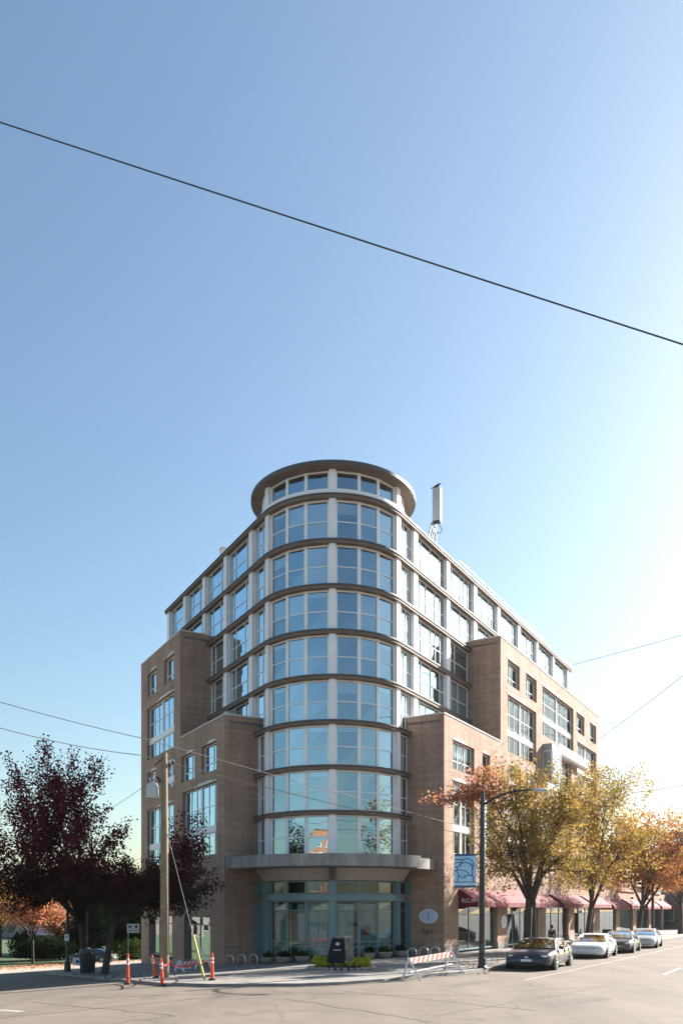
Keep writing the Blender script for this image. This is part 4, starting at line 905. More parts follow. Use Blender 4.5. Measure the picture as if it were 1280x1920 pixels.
delineator(292, 1834, 1792, 'tilted orange delineator post leaning left beside the wooden pole', (-.16, 0))
delineator(305, 1849, 1799, 'orange delineator post standing on the road in front of the wooden pole', (-.06, 0))
delineator(398, 1838, 1789, 'orange delineator post beside the yellow guy wire guard')
# wooden pole, transformer, guy wire
pb_ = gpx(309, 1833, .13); PY = pb_.y
pole = thing('utility_pole', 'weathered wooden utility pole on the left corner pavement', 'utility pole', pb_)
tp = apx(308, 1412, PY)
MB().tube([pb_ - Z3 * .2, pb_.lerp(tp, .5), tp], [.215, .19, .145], 14).build('shaft', M['wood'], pole, smooth=40, uv=False)
ar = MB(); ar.tube([apx(290, 1436, PY), apx(309, 1418, PY - .16)], .035, 6); ar.build('bracket', M['darkgrey'], pole, uv=False)
for px, py in ((318, 1434), (325, 1430)): MB().lathe([(.02, -.1), (.07, -.08), (.05, -.02), (.075, 0), (.05, .05), (.06, .08), (.02, .12)], apx(px, py, PY), 10).build('insulator', M['black'], pole, smooth=True, uv=False)
for py in (1640, 1700): MB().tube([apx(303, py, PY - .21), apx(316, py - 1, PY - .21)], .02, 6).build('strap', M['steel'], pole, uv=False)
MB().tube([apx(317, 1790, PY - .1), apx(316, 1600, PY - .1)], .025, 6).build('conduit', M['black'], pole, uv=False)
tr_ = apx(286, 1498, PY); tf = thing('transformer', 'grey drum transformer hung on the wooden pole', 'transformer', tr_ - Z3 * 0, local=True)
MB().lathe([(.05, .0), (.30, .02), (.33, .06), (.33, .10), (.29, .12), (.27, .60), (.20, .72), (.06, .78)], (0, 0, 0), 22).build('tank', M['antenna'], tf, smooth=40, uv=False)
for a, z in ((-.14, .74), (.02, .78), (.15, .70)): MB().lathe([(.02, 0), (.05, .03), (.03, .08), (.05, .11), (.03, .16), (.045, .19), (.015, .24)], (a, -.05, z), 10).build('bushing', M['darkgrey'], tf, smooth=True, uv=False)
MB().tube([(.25, 0, .5), (.42, .02, .55), (.5, .05, .5)], .03, 6).build('hanger', M['steel'], tf, uv=False)
MB().tube([(.2, -.1, 1.0), (.32, -.1, .9), (.36, -.05, .75)], .06, 8).build('cutout_fuse', M['black'], tf, smooth=True, uv=False)
g1, g0 = gpx(384, 1839, .13), apx(313, 1560, PY); gw = thing('guy_wire', 'steel guy wire from the wooden pole with a yellow plastic guard', 'guy wire', g1)
MB().tube([g1, g0], .016, 6).build('cable', M['wire'], gw, uv=False); MB().tube([g1.lerp(g0, .012), g1.lerp(g0, .275)], .05, 8).build('guard', M['yellow'], gw, uv=False)
# overhead cables
def cable(label, pts, rad, mat, sag=0., cat='cable'):
    P = [apx(*p) for p in pts]; out = []
    for i in range(len(P) - 1):
        for k in range(14): f = k / 14; out.append(P[i].lerp(P[i + 1], f) - Z3 * sag * 4 * f * (1 - f))
    out.append(P[-1]); o = MB().tube(out, rad, 6).build('overhead_cable', M[mat], None, uv=False); tag(o, label, cat); return o
cable('black overhead cable crossing the whole sky from upper left to lower right', [(-200, 163, 19.), (1500, 717, 15.)], .0155, 'wire', .02)
cable('upper of two pale cables from the left edge past the pole top', [(-120, 1280, 34), (262, 1383, 38), (1180, 1632, 62)], .017, 'wire_pale', .1)
cable('lower of two pale cables from the left edge past the pole top', [(-120, 1328, 33), (264, 1416, 38), (1130, 1618, 60)], .017, 'wire_pale', .25)
cable('thin cable rising from the roof end, highest of the right cables', [(1074, 1246, 88), (1400, 1155, 70)], .026, 'wire', .1)
cable('cable rising steeply from the brick wing end to the right edge', [(1122, 1386, 88), (1400, 1172, 50)], .028, 'wire', .1)
cable('faint level cable leaving the brick wing end towards the right edge', [(1122, 1361, 88), (1400, 1297, 80)], .018, 'wire', .1)
cable('cable above the orange street trees at the right edge', [(1180, 1487, 80), (1400, 1450, 70)], .03, 'wire', .1)
cable('thin service cable from the transformer down to the left over the maple', [(282, 1466, 38.6), (120, 1560, 50)], .012, 'wire_pale', .2)
# street lamp with a banner
lb = gpx(903, 1815, .13); LY = lb.y; lamp = thing('street_lamp', 'black street lamp with a curved arm on the right kerb', 'street lamp', lb)
lt = apx(904, 1483, LY)
MB().tube([lb, lb + Z3 * .5, lb + Z3 * .52, lb.lerp(lt, .5), lt], [.2, .19, .15, .14, .10], 14).build('pole', M['black'], lamp, smooth=40, uv=False)
MB().lathe([(.26, 0), (.26, .05), (.2, .12)], lb, 14).build('base', M['black'], lamp, uv=False)
arm = [apx(906, 1509, LY), apx(925, 1497, LY - .5), apx(950, 1486.5, LY - .9), apx(980, 1482, LY - 1.3), apx(1004, 1480, LY - 1.5)]
MB().tube(arm, [.06, .055, .05, .045, .04], 8).build('arm', M['black'], lamp, smooth=True, uv=False)
MB().lathe([(.0, -.38), (.09, -.34), (.13, -.1), (.12, .2), (.05, .38), (.0, .4)], apx(1013, 1481.5, LY - 1.6), 14, 'x', (1, 1.1, .75)).build('lamp_head', M['antenna'], lamp, smooth=True, uv=False)
MB().lathe([(.0, -.22), (.1, -.1), (.1, .1), (.0, .2)], apx(1013, 1484, LY - 1.6), 14, 'x', (1, 1, .6)).build('lens', M['lamp'], lamp, smooth=True, uv=False)
for py in (1602, 1663): MB().tube([apx(852, py, LY + .45), apx(900, py, LY)], .03, 6).build('banner_arm', M['black'], lamp, uv=False)
MB().box(apx(903, 1780, LY), Vector((1, 0, 0)), Vector((0, -1, 0)), -.09, .09, .15, .2, -.1, .25).build('hand_hole', M['darkgrey'], lamp, uv=False)
bq = apx(892, 1663, LY + .05); b0 = apx(851.5, 1663, LY + .44); be = (bq - b0); bw_ = Vector((be.x, be.y, 0)).length; be = Vector((be.x, be.y, 0)).normalized(); bn = Vector((be.y, -be.x, 0))
bh = (1663 - 1601) * LY / FPX; ban = thing('banner', 'light blue street banner with dark blue curved lines on the street lamp', 'banner', b0)
M['ban'] = pm('banner_cloth', (.30, .56, .80), .8, .14, 2.5, col2=(.48, .72, .88)); M['ban2'] = pm('banner_dark_blue', (.025, .10, .22), .8, .1, 3)
MB().box(b0, be, bn, 0, bw_, -.006, .006, .0, bh).build('cloth', M['ban'], ban, uv=False)
Bp = lambda u, v, d=.0085: b0 + be * (u * bw_) + bn * d + Z3 * (v * bh)
def ribbon(pts, wd):
    m = MB(); P = [Vector((u * bw_, v * bh, 0)) for u, v in pts]
    for i in range(len(P) - 1):
        t = (P[i + 1] - P[i]).normalized() if (P[i + 1] - P[i]).length else Vector((1, 0, 0)); s = Vector((-t.y, t.x, 0)) * wd / 2
        c = [P[i] - s, P[i + 1] - s, P[i + 1] + s, P[i] + s]; m.poly([b0 + be * p.x + bn * .0085 + Z3 * p.y for p in c])
    m.build('printed_line', M['ban2'], ban, uv=False, fix=False)
def arc2(cx, cy, rx, ry, a0, a1, n=14): return [(cx + rx * math.cos(R(a0 + (a1 - a0) * i / n)), cy + ry * math.sin(R(a0 + (a1 - a0) * i / n))) for i in range(n + 1)]
ribbon([(0, .97), (1, .97)], .11); ribbon([(0, .02), (1, .02)], .06); ribbon([(0, .145), (1, .145)], .04)
for pts in (arc2(.58, .66, .30, .20, -20, 200), arc2(.50, .52, .36, .22, 0, 190), arc2(.16, .38, .5, .14, -10, 100), arc2(.0, .3, .2, .2, 0, 90), arc2(.36, .36, .12, .09, 180, 360), arc2(.7, .26, .2, .1, -20, 160), [(.16, .32), (.16, .15)], [(.0, .84), (.35, .83), (.42, .8)], [(.0, .72), (.2, .76), (.34, .72)], [(.0, .6), (.2, .62)], [(.8, .7), (.84, .45), (.78, .3)], [(.85, .26), (.88, .15)]): ribbon(pts, .045)
# signs
def post_sign(label, base, h, plates, rad=.03, mat='steel', cat='sign', face=None):
    r = thing('street_sign', label, cat, base)
    MB().tube([base, base + Z3 * h], rad, 8).build('post', M[mat], r, uv=False); return r
sb = gpx(241, 1818, .13); SY = sb.y; r = post_sign('pair of small white sign plates on a thin post behind the orange delineator', sb, (1818 - 1733) * SY / FPX, 1)
E1, N1 = Vector((1, 0, 0)), Vector((0, -1, 0))
for a, b in ((238.6, 250), (250.6, 262)):
    p0, p1 = apx(a, 1749, SY), apx(b, 1732, SY); pl = MB().box(Vector((p0.x, SY, 0)), E1, N1, 0, p1.x - p0.x, .035, .05, p0.z, p1.z).build('plate', M['signwhite'], r, uv=False)
    c = (p0 + p1) / 2; MB().lathe([(.001, -.003), (.09, -.003), (.09, .003), (.001, .003)], (c.x, SY - .055, c.z + .1), 14, 'y').build('symbol', M['signmark'], pl, uv=False)
    MB().box(Vector((c.x, SY, 0)), E1, N1, -.1, .1, .051, .056, c.z - .17, c.z - .13).build('symbol', M['signmark'], pl, uv=False)
l2 = gpx(127, 1822, .13); L2Y = l2.y; ol = thing('lamp_post', 'dark green lamp post under the maple with a small white sign', 'street lamp', l2)
MB().tube([l2, l2 + Z3 * .55, l2 + Z3 * .6, l2 + Z3 * 1.0, l2 + Z3 * 6.6], [.23, .2, .15, .11, .085], 12).build('pole', M['black'], ol, smooth=40, uv=False)
MB().lathe([(.05, 0), (.18, .05), (.24, .3), (.2, .55), (.06, .7)], l2 + Z3 * 6.6, 14).build('lantern', M['lamp'], ol, smooth=True, uv=False)
p0, p1 = apx(122.5, 1764, L2Y), apx(131, 1751.5, L2Y); pl = MB().box(Vector((p0.x, L2Y, 0)), E1, N1, 0, p1.x - p0.x, .12, .135, p0.z, p1.z).build('plate', M['signwhite'], ol, uv=False)
MB().box(Vector((p0.x, L2Y, 0)), E1, N1, .1, .2, .136, .14, p0.z + .22, p0.z + .34).build('symbol', M['signmark'], pl, uv=False)
ab = gpx(146, 1821, .13); aY = ab.y; asg = thing('sandwich_board', 'tilted white board with a blue mark beside the dark litter bin', 'sign', ab, local=True)
m = MB(); an_ = R(-7); e_ = Vector((math.cos(an_), 0, math.sin(an_)))
for sgn in (1,): m.hexa([(-.36, -.02, .42), (.30, -.02, .34), (.30, .02, .34), (-.36, .02, .42), (-.30, -.02, .92), (.36, -.02, .86), (.36, .02, .86), (-.30, .02, .92)])
pl = m.build('board', M['signwhite'], asg, uv=False); MB().lathe([(.001, -.004), (.12, -.004), (.12, .004), (.001, .004)], (.0, -.026, .64), 14, 'y').build('symbol', M['signmark'], pl, uv=False)
for x in (-.28, .26): MB().tube([(x, 0, 0), (x, 0, .5)], .015, 6).build('leg', M['steel'], asg, uv=False)
def bin_(px, py, top, label, rad):
    b = gpx(px, py, .13); h = (py - top) * b.y / FPX; r = thing('litter_bin', label, 'bin', b, local=True)
    MB().lathe([(rad * .8, 0), (rad * .85, .05), (rad, h * .75), (rad, h * .8)], (0, 0, 0), 18).build('body', M['black'], r, smooth=40, uv=False)
    MB().lathe([(rad * 1.08, h * .8), (rad * 1.1, h * .86), (rad * .8, h * .97), (rad * .2, h)], (0, 0, 0), 18).build('lid', M['darkgrey'], r, smooth=40, uv=False)
    for k in range(10): a = 2 * math.pi * k / 10; MB().tube([(rad * .86 * math.cos(a), rad * .86 * math.sin(a), .06), (rad * 1.02 * math.cos(a), rad * 1.02 * math.sin(a), h * .76)], .022, 5).build('slat', M['darkgrey'], r, uv=False)
bin_(160, 1824, 1778, 'dark slatted litter bin, the taller one beside the thin post', .33); bin_(171, 1823, 1786, 'dark slatted litter bin, the shorter one nearer the maple trunk', .26)
tb_ = gpx(164, 1822, .13); r = post_sign('thin grey post rising into the maple behind the litter bins', tb_, 5.4, 0, .05, 'darkgrey', 'post')
MB().box(tb_, E1, N1, -.16, .16, .06, .08, 4.6, 5.1).build('plate', M['steel'], r, uv=False)
# barricades
def stripes(m_w, m_r, p0, p1, h, th, n, parent):
    e = (p1 - p0); L_ = e.length; e = e.normalized(); nn = Vector((e.y, -e.x, 0)).normalized(); 
    bd = MB(); bd.hexa([p0 + nn * th, p1 + nn * th, p1, p0, p0 + nn * th + Z3 * h, p1 + nn * th + Z3 * h, p1 + Z3 * h, p0 + Z3 * h]); b = bd.build('board', m_w, parent, uv=False)
    for i in range(n):
        a = (i + .2) * L_ / n; w_ = .48 * L_ / n; sk = h * .55
        for off in (th + .004, -.004):
            q = [p0 + e * min(a, L_) + nn * off, p0 + e * min(a + w_, L_) + nn * off, p0 + e * min(a + w_ + sk, L_) + nn * off + Z3 * h, p0 + e * min(a + sk, L_) + nn * off + Z3 * h]
            MB().poly(q).build('stripe', m_r, b, uv=False, fix=False)
    return b
def aframe(parent, f1, f2, top, nrm, mat='white'):
    for s in (1, -1):
        a, b = f1 + nrm * .03 * s, f2 + nrm * .03 * s
        MB().tube([a, top + nrm * .03 * s], .045, 4).build('leg', M[mat], parent, uv=False); MB().tube([b, top - nrm * .03 * s], .045, 4).build('leg', M[mat], parent, uv=False)
    MB().tube([f1.lerp(top, .33), f2.lerp(top, .33)], .035, 4).build('brace', M[mat], parent, uv=False)
M['bar_red'] = pm('barricade_orange', (.78, .13, .06), .5, .08, 5); M['bar_white'] = pm('barricade_white', (.72, .72, .72), .5, .08, 4)
f1, f2, f3, f4 = gpx(754, 1838), gpx(788, 1839), gpx(832, 1819, .13), gpx(866, 1824, .13)
t1, t2 = apx(766, 1797, (f1.y + f2.y) / 2), apx(846, 1784, (f3.y + f4.y) / 2)
br = thing('barricade', 'white A-frame road barricade with an orange striped board on the right corner', 'barricade', (f1 + f2) / 2)
nrm = (t2 - t1); nrm.z = 0; nrm.normalize()
aframe(br, f1, f2, t1, nrm, 'bar_white'); aframe(br, f3, f4, t2, nrm, 'bar_white')
stripes(M['bar_white'], M['bar_red'], t1 - Z3 * .25 + nrm * .12, t2 - Z3 * .25 - nrm * .02, .26, .03, 9, br)
lo1, lo2 = t1.lerp((f1 + f2) / 2, .62), t2.lerp((f3 + f4) / 2, .62)
MB().tube([lo1, lo2], .03, 4).build('rail', M['bar_white'], br, uv=False)
br2 = thing('barricade', 'low white barricade with a striped board lying behind the wooden pole', 'barricade', gpx(355, 1815, .13))
q1, q2 = apx(330, 1811, gpx(330, 1818, .13).y), apx(384, 1806, gpx(384, 1815, .13).y)
stripes(M['bar_white'], M['bar_red'], q1, q2, .22, .04, 7, br2)
fa, fb = gpx(366, 1817, .13), gpx(397, 1816, .13); ft = apx(378, 1778, fa.y); nv = (q2 - q1); nv.z = 0; nv.normalize()
aframe(br2, fa, fb, ft, nv, 'bar_white')
fa, fb = gpx(328, 1821, .13), gpx(345, 1822, .13); ft = apx(336, 1801, fa.y); aframe(br2, fa, fb, ft, nv, 'bar_white')
MB().box(gpx(335, 1818, .13), E1, N1, 0, .75, .0, .12, .06, .14).build('plank', M['bar_white'], br2, uv=False)
tpz = [apx(288, 1798, gpx(292, 1834, .13).y), apx(303, 1808, gpx(305, 1849).y), apx(318, 1803, PY - .3), apx(338, 1812, PY + .2), apx(366, 1806, PY - 1), apx(397, 1797, gpx(398, 1838, .13).y)]
m = MB()
for i in range(len(tpz) - 1):
    for k in range(5):
        a, b = tpz[i].lerp(tpz[i + 1], k / 5), tpz[i].lerp(tpz[i + 1], (k + 1) / 5); sg = lambda f: -Z3 * .14 * 4 * f * (1 - f)
        a, b = a + sg(k / 5), b + sg((k + 1) / 5); m.poly([a, b, b + Z3 * .065 + N1 * .01, a + Z3 * .065 + N1 * .01])
tag(m.build('caution_tape', M['haz'], None, uv=False, fix=False), 'red caution tape strung between the orange posts and the wooden pole', 'tape')
# monument and its planting bed
M['stone_dark'] = pm('dark_stone', (.05, .05, .052), .85, .2, 3, .5, 8, col2=(.20, .185, .17), ramp=(.35, .75))
mc = gpx(640, 1816, .13); MY = mc.y
mon = thing('stone_monument', 'dark tapered stone monument with a small emblem in the planting bed', 'monument', mc, local=True)
ang_m = R(-28); rot = lambda x, y: (x * math.cos(ang_m) - y * math.sin(ang_m), x * math.sin(ang_m) + y * math.cos(ang_m))
def frustum(w0, w1, z0, z1): return [(*rot(*p), z0) for p in ((-w0, -w0), (w0, -w0), (w0, w0), (-w0, w0))] + [(*rot(*p), z1) for p in ((-w1, -w1), (w1, -w1), (w1, w1), (-w1, w1))]
hM = (1819 - 1757) * MY / FPX
m = MB(); hs = [0, .3, .62, .9, hM - .12]; ws = [.60, .525, .45, .385, .33]
for i in range(4): m.hexa(frustum(ws[i], ws[i + 1], hs[i] + (0 if i == 0 else .012), hs[i + 1]))
m.build('shaft', M['stone_dark'], mon, uv=False); MB().hexa(frustum(.36, .33, hM - .12, hM)).build('cap', M['stone'], mon, uv=False)
fc = lambda u, v, d: Vector((*rot(u * (.60 - .25 * v / hM), -(.60 - .27 * v / (hM - .12)) - d), v))
MB().poly([fc(-.97, .02, .012), fc(.97, .02, .012), fc(.97, hM - .13, .012), fc(-.97, hM - .13, .012)]).build('face_plate', M['granite'], mon, uv=False, fix=False)
em = MB()
em.poly([fc(.28 * math.cos(a), hM - .40 + .085 * math.sin(a), .02) for a in np.linspace(0, 2 * math.pi, 15)[:-1]]); em.build('emblem', M['antenna'], mon, uv=False, fix=False)
MB().poly([fc(-.45, hM - .72, .02), fc(.45, hM - .72, .02), fc(.45, hM - .68, .02), fc(-.45, hM - .68, .02)]).build('inscription', M['antenna'], mon, uv=False, fix=False)
bed = thing('planting_bed', 'low planting bed of bright yellow green tufts edged with rough stones', 'planting bed', mc, local=True)
rb = random.Random(5); rx_, ry_ = 58 * MY / FPX, 1.25
soil = MB(); soil.lathe([(1., -.02), (.97, .1), (.5, .2), (.01, .24)], (0, -.15, 0), 26, 'z', (rx_, ry_, 1)); soil.build('soil', M['soil'], bed, smooth=True, uv=False)
for k in range(30):
    a = 2 * math.pi * k / 30; c = (rx_ * 1.0 * math.cos(a), -.15 + ry_ * math.sin(a), .04); s_ = rb.uniform(.11, .17)
    MB().lathe([(.02, -.9), (.8, -.5), (1., .1), (.7, .75), (.05, .95)], c, 7, 'z', (s_ * rb.uniform(.9, 1.3), s_, s_ * .8)).build('edging_stone', M['kerbstone'], bed, uv=False)
rg = np.random.RandomState(9); n = 5200; th = rg.uniform(0, 6.28, n); rr = np.sqrt(rg.random(n)); x = rr * np.cos(th) * rx_ * .93; y = -.15 + rr * np.sin(th) * ry_ * .9
keep = (np.hypot(x, y) > .55) & ~((np.abs(x + .05) < .75) & (y < .2) & (rg.random(n) > .1)) & (np.sin(x * 6) + np.sin(y * 7 + x * 3) + rg.normal(size=n) * .7 > -.5); x, y = x[keep], y[keep]
hgt = (.06 + .15 * np.abs(x)) * (.6 + .6 * (y > -.2)) + .14 * np.abs(np.sin(x * 2.3 + 1) * np.cos(y * 3)); z = .12 + rg.random(len(x)) * hgt + .1
o = leaf_mesh('tufts', np.stack([x, y, z], 1), .11, rg, L_lime, bed, 0.); o['kind'] = 'stuff'
gb = MB()
for k in range(150):
    a, q = rb.choice([rb.uniform(-.6, .9), rb.uniform(2.3, 3.8)]), rb.uniform(.55, .95) ; c = Vector((q * rx_ * math.cos(a), -.15 + q * ry_ * math.sin(a), .1)); d = Vector((rb.uniform(-.25, .25), rb.uniform(-.25, .25), rb.uniform(.3, .6))); s = Vector((.012, 0, 0))
    gb.poly([c - s, c + s, c + d])
o = gb.build('grass_blades', L_lime, bed, uv=False, fix=False); o['kind'] = 'stuff'
# planter bowls along the shop glass
for i, (px, w_, lb) in enumerate(((501, 28, 'planter bowl outermost at the left of the entrance'), (534, 32, 'planter bowl in the middle of the left three'), (568, 28, 'planter bowl innermost of the left three'), (692, 22, 'planter bowl innermost of the right three'), (720, 30, 'planter bowl in the middle of the right three'), (752, 28, 'planter bowl outermost at the right of the entrance'))):
    ang_ = math.degrees(math.asin(max(-.95, min(.95, ((px - 640) / FPX * 50.6 - C[0]) / 5.55)))); c = PT(5.6, ang_); c.z = zg(c.x, c.y) + .13
    pr = thing('planter_bowl', 'round concrete ' + lb, 'planter', c, 'planter bowls along the entrance glass', local=True); rad = w_ / 2 * c.y / FPX
    MB().lathe([(rad * .5, 0), (rad * .8, .1), (rad * .97, .26), (rad, .32), (rad * 1.04, .34), (rad * 1.04, .40), (rad * .9, .40), (rad * .86, .3)], (0, 0, 0), 20).build('bowl', M['planter'], pr, smooth=40, uv=False)
    rg = np.random.RandomState(300 + i); p = ellip(rg, 420, (0, 0, .48), (rad * .85, rad * .85, .3), i, .4); p[:, 2] = np.maximum(p[:, 2], .34); leaf_mesh('plants', p, .1, rg, L_ever if i % 2 else L_green, pr)
# bicycle racks
def rack(label, pts, h, group):
    for i, (px, py) in enumerate(pts):
        b = gpx(px, py, .13); r = thing('bike_rack', label[i], 'bike rack', b, group, local=True); hh = h * b.y / FPX; m = MB(); e = Vector((.75, -.66, 0)) * .3
        P = [-e, -e + Z3 * hh * .7] + [(-e * math.cos(a) + Z3 * (hh * .7 + hh * .3 * math.sin(a))) for a in np.linspace(.2, math.pi - .2, 9)] + [e + Z3 * hh * .7, e]
        m.tube(P, .035, 8); m.build('hoop', M['steel'], r, smooth=True, uv=False)
        for s in (-1, 1): MB().lathe([(.08, 0), (.08, .012)], e * s, 10).build('foot', M['steel'], r, uv=False)
OD = ('leftmost', 'middle', 'rightmost')
rack(['steel bicycle hoop by the left brick wall, %s of three' % q for q in OD], [(431, 1817), (453, 1816), (475, 1815)], 26, 'bicycle hoops by the left brick wall')
rack(['steel bicycle hoop by the right brick wall, %s of three' % q for q in OD], [(772, 1803), (794, 1801), (815, 1800)], 25, 'bicycle hoops by the right brick wall')
# oval signs and graffiti on the brick
def oval(label, c, e, n, rx, rz):
    r = thing('oval_sign', label, 'sign', c)
    def disc(k, d0, d1, mat, nm, par, cz=0., sx=None, sz=None):
        a_, b_ = (sx or rx) * k, (sz or rz) * k; m = MB(); P = [e * (a_ * math.cos(t)) + Z3 * (b_ * math.sin(t) + cz) for t in np.linspace(0, 2 * math.pi, 41)[:-1]]
        F = [c + p + n * d1 for p in P]; B = [c + p + n * d0 for p in P]; m.poly(F)
        for i in range(40): j = (i + 1) % 40; m.poly([B[i], B[j], F[j], F[i]])
        return m.build(nm, M[mat], par, uv=False, fix=False)
    b = disc(1, 0, .04, 'signwhite', 'rim', r); d = disc(.86, .03, .05, 'sign_blue', 'face', r)
    disc(1, .045, .055, 'sign_ink', 'emblem', d, .28 * rz, .07, .10); disc(1, .045, .055, 'sign_ink', 'emblem', d, -.22 * rz, .045, .13)
M['sign_blue'] = pm('sign_pale_blue', (.50, .58, .74), .5, .05, 4); M['sign_ink'] = pm('sign_grey_ink', (.25, .28, .38), .5, .05, 4)
wn_ = Vector((-dR[0], -dR[1], 0)); p = PR(0, WR0)
k = (803 - 640) / FPX; tt = (k * p.y - p.x) / (nR[0] - k * nR[1]); oc = PR(tt, WR0); oc.z = apx(803, 1718, oc.y).z
oval('pale oval sign on the shaded brick wall right of the entrance', oc, nRv, wn_, 17.5 * oc.y / FPX / .92, 13.5 * oc.y / FPX)
k = (943 - 640) / FPX; p = PR(NRW, 0); tt = (k * p.y - p.x) / (dR[0] - k * dR[1]); oc2 = PR(NRW + .02, tt); oc2.z = apx(943, 1728, oc2.y).z
oval('pale oval sign on the brick pier beneath the red awning', oc2, eR, nRv, .58, 12 * oc2.y / FPX)
gm = MB(); gc = oc + Vector((0, 0, 0)); gc.z = apx(797, 1748, oc.y).z; rgf = random.Random(3)
for s in ([(-.5, .2), (-.3, .05), (-.35, .28), (-.1, -.02), (-.05, .25), (.1, .0)], [(-.42, .1), (-.2, -.25), (-.22, .1), (0, -.12)], [(.1, .1), (.25, .18), (.22, -.02), (.45, .12), (.6, .02)], [(-.3, -.05), (.05, .05), (.3, -.1)], [(0, .2), (-.12, -.3), (.05, -.2)]):
    q = [gc + nRv * u + Z3 * v + wn_ * .012 for u, v in s]; gm.tube(q, .018, 4)
tag(gm.build('graffiti', M['black'], None, uv=False), 'black scribbled graffiti tag on the brick below the oval sign', 'graffiti')
# person behind the navy car, black board by the shops
def person(label, base, face, coat, scale=1.):
    r = thing('person', label, 'person', base, local=True); r.rotation_euler = (0, 0, face); r.scale = (scale,) * 3
    def skin(name, V, E, RAD, mat, sub=1):
        me = bpy.data.meshes.new(name); me.from_pydata(V, E, []); o = bpy.data.objects.new(name, me); COL.objects.link(o); o.parent = r; me.materials.append(mat)
        md = o.modifiers.new('skin', 'SKIN'); 
        for v, q in zip(me.skin_vertices[0].data, RAD): v.radius = q if hasattr(q, '__len__') else (q, q)
        me.skin_vertices[0].data[0].use_root = True
        s = o.modifiers.new('sub', 'SUBSURF'); s.levels = s.render_levels = 2; return o
    V = [(0, 0, .95), (0, 0, 1.15), (0, .01, 1.36), (0, 0, 1.46), (0, -.015, 1.56), (0, -.03, 1.66), (0, -.03, 1.75), (-.1, 0, .9), (-.11, -.14, .5), (-.11, -.05, .1), (-.11, -.2, .04), (.1, 0, .9), (.11, .1, .5), (.11, .3, .12), (.11, .2, .04),
         (-.19, 0, 1.40), (-.25, .05, 1.12), (-.24, -.1, .88), (-.235, -.15, .79), (.19, 0, 1.40), (.25, -.05, 1.12), (.24, .0, .88), (.235, .02, .79)]
    E = [(0, 1), (1, 2), (2, 3), (3, 4), (4, 5), (5, 6), (0, 7), (7, 8), (8, 9), (9, 10), (0, 11), (11, 12), (12, 13), (13, 14), (2, 15), (15, 16), (16, 17), (17, 18), (2, 19), (19, 20), (20, 21), (21, 22)]
    RD = [(.14, .1), (.13, .09), (.15, .1), (.055, .055), (.075, .085), (.085, .1), (.05, .06), .085, .06, .042, .035, .085, .06, .042, .035, .06, .045, .035, .03, .06, .045, .035, .03]
    skin('body', V, E, RD, M['skin'])
    skin('jacket', [V[i] for i in (0, 1, 2, 15, 16, 17, 19, 20, 21)] + [(0, 0, 1.43)], [(0, 1), (1, 2), (2, 3), (3, 4), (4, 5), (2, 6), (6, 7), (7, 8), (2, 9)], [(.18, .14), (.165, .125), (.18, .13), .075, .06, .05, .075, .06, .05, (.075, .075)], M[coat])
    skin('trousers', [V[i] for i in (0, 7, 8, 9, 11, 12, 13)], [(0, 1), (1, 2), (2, 3), (0, 4), (4, 5), (5, 6)], [(.15, .11), .1, .075, .06, .1, .075, .06], M['cloth_dark'])
    m = MB(); m.lathe([(.02, 1.80), (.075, 1.785), (.108, 1.72), (.112, 1.66), (.1, 1.60), (.07, 1.57)], (0, .0, 0), 14, 'z', (1, 1.12, 1)); m.build('hair', M['hair'], r, smooth=True, uv=False)
    for s in (-1, 1): MB().lathe([(.001, -.01), (.012, 0), (.001, .01)], (s * .035, -.125, 1.665), 8, 'y').build('eye', M['black'], r, uv=False)
pp = apx(1034, 1740, 60.5); person('person in dark clothes walking behind the navy parked car', Vector((pp.x, pp.y, .13)), R(150), 'cloth_dark', 1.0)
wb = apx(1137, 1755, 74.); wb.z = .13; sbn = thing('sandwich_board', 'black sandwich board outside the shops behind the dark grey car', 'sign', wb, local=True)
m = MB(); m.hexa([(-.4, -.3, 0), (.4, -.3, 0), (.4, -.26, 0), (-.4, -.26, 0), (-.4, -.03, 1.15), (.4, -.03, 1.15), (.4, .0, 1.15), (-.4, .0, 1.15)]); m.build('board', M['black'], sbn, uv=False)
MB().hexa([(-.4, .3, 0), (.4, .3, 0), (.4, .34, 0), (-.4, .34, 0), (-.4, .01, 1.15), (.4, .01, 1.15), (.4, .04, 1.15), (-.4, .04, 1.15)]).build('board', M['black'], sbn, uv=False)
# second lamp post among the street trees
l3 = PR(13.5, 38.5, .13); o3 = thing('lamp_post', 'black lamp post standing between the orange street trees', 'street lamp', l3)
MB().tube([l3, l3 + Z3 * .6, l3 + Z3 * .62, l3 + Z3 * 8.6], [.24, .22, .16, .1], 12).build('pole', M['black'], o3, smooth=40, uv=False)
MB().tube([l3 + Z3 * 8.2, l3 + nRv * 1.2 + Z3 * 8.8, l3 + nRv * 2.6 + Z3 * 8.9], .05, 8).build('arm', M['black'], o3, smooth=True, uv=False)
MB().lathe([(.0, -.38), (.09, -.34), (.13, -.1), (.12, .2), (.05, .38)], l3 + nRv * 2.8 + Z3 * 8.88, 12, 'x', (1, 1.1, .7)).build('lamp_head', M['antenna'], o3, smooth=True, uv=False)
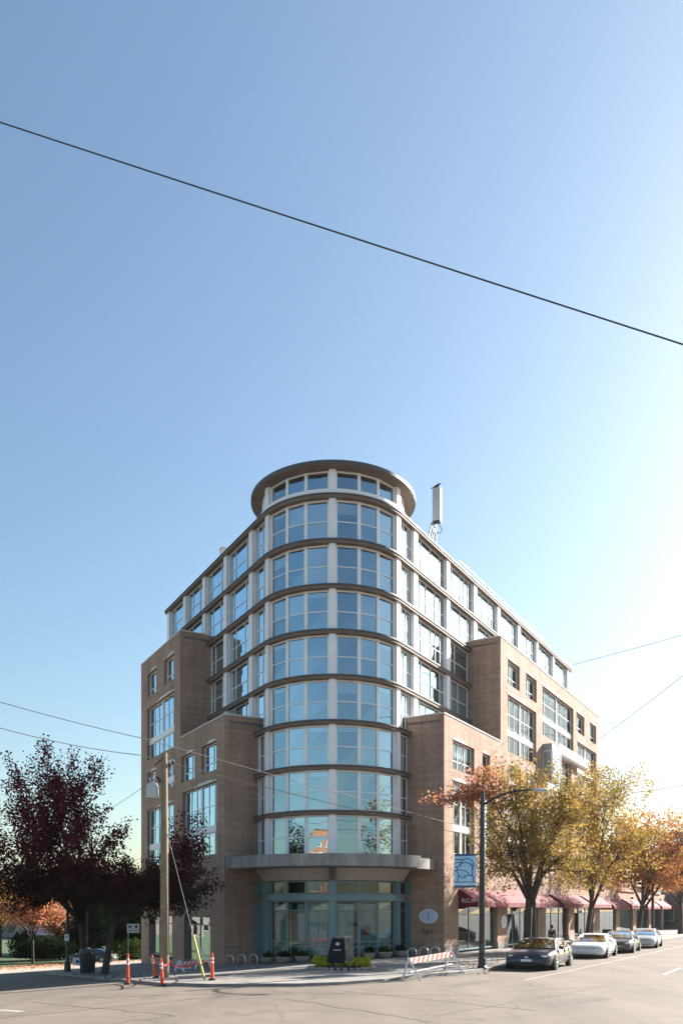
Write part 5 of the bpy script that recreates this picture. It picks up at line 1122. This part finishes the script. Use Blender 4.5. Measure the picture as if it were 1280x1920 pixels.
# fallen leaves
def litter(name, n, fn, mat, size, seed):
    rg = np.random.RandomState(seed); P = [fn(rg) for _ in range(n)]; P = np.array([(p[0], p[1], zg(p[0], p[1]) + p[2]) for p in P])
    root = bpy.data.objects.new(name, None); bpy.data.objects.remove(root)
    nr = rg.normal(size=(n, 3)) * .25; nr[:, 2] = 1; nr /= np.linalg.norm(nr, axis=1)[:, None]; a = np.cross(nr, rg.normal(size=(n, 3))); a /= np.linalg.norm(a, axis=1)[:, None]; b = np.cross(nr, a); s = size * rg.uniform(.6, 1.3, n)[:, None]
    V = np.stack([P + a * s * .6, P + b * s * .4, P - a * s * .6, P - b * s * .4], 1).reshape(-1, 3)
    me = bpy.data.meshes.new(name); me.from_pydata([tuple(v) for v in V], [], [(4 * i, 4 * i + 1, 4 * i + 2, 4 * i + 3) for i in range(n)]); me.materials.append(mat)
    o = bpy.data.objects.new(name, me); COL.objects.link(o); o['kind'] = 'stuff'; o['label'] = 'fallen leaves scattered under the trees'; return o
litter('fallen_leaves', 900, lambda r: (*(PR(12.8 + r.normal() * .9, -9 + r.random() * 22)[:2]), .155), L_brown, .11, 1)
litter('fallen_leaves', 500, lambda r: (*(PR(14.25 + abs(r.normal()) * .25, -11 + r.random() * 40)[:2]), .025), L_brown, .11, 2)
litter('fallen_leaves', 1600, lambda r: (-31 + r.normal() * 5, 84 + r.normal() * 7, .05), L_copper, .22, 3)
litter('fallen_leaves', 350, lambda r: (*(PL(15.6 + r.normal() * .7, -12 + r.random() * 16)[:2]), .155), L_red, .1, 4)

# ------------------------------------------------------------------ thin air between the camera and the far end of the street
def haze(dens):
    me = MB().abox(-420, 420, -120, 480, -6.5, 46).build('haze', [], None, uv=False); me['kind'] = 'stuff'
    m = bpy.data.materials.new('thin_air'); m.use_nodes = True; n = m.node_tree; n.nodes.clear()
    o = n.nodes.new('ShaderNodeOutputMaterial'); v = n.nodes.new('ShaderNodeVolumePrincipled'); v.inputs['Color'].default_value = (.93, .96, 1, 1); v.inputs['Density'].default_value = dens; v.inputs['Anisotropy'].default_value = .68
    n.links.new(v.outputs[0], o.inputs['Volume']); me.data.materials.append(m)
haze(.0001)
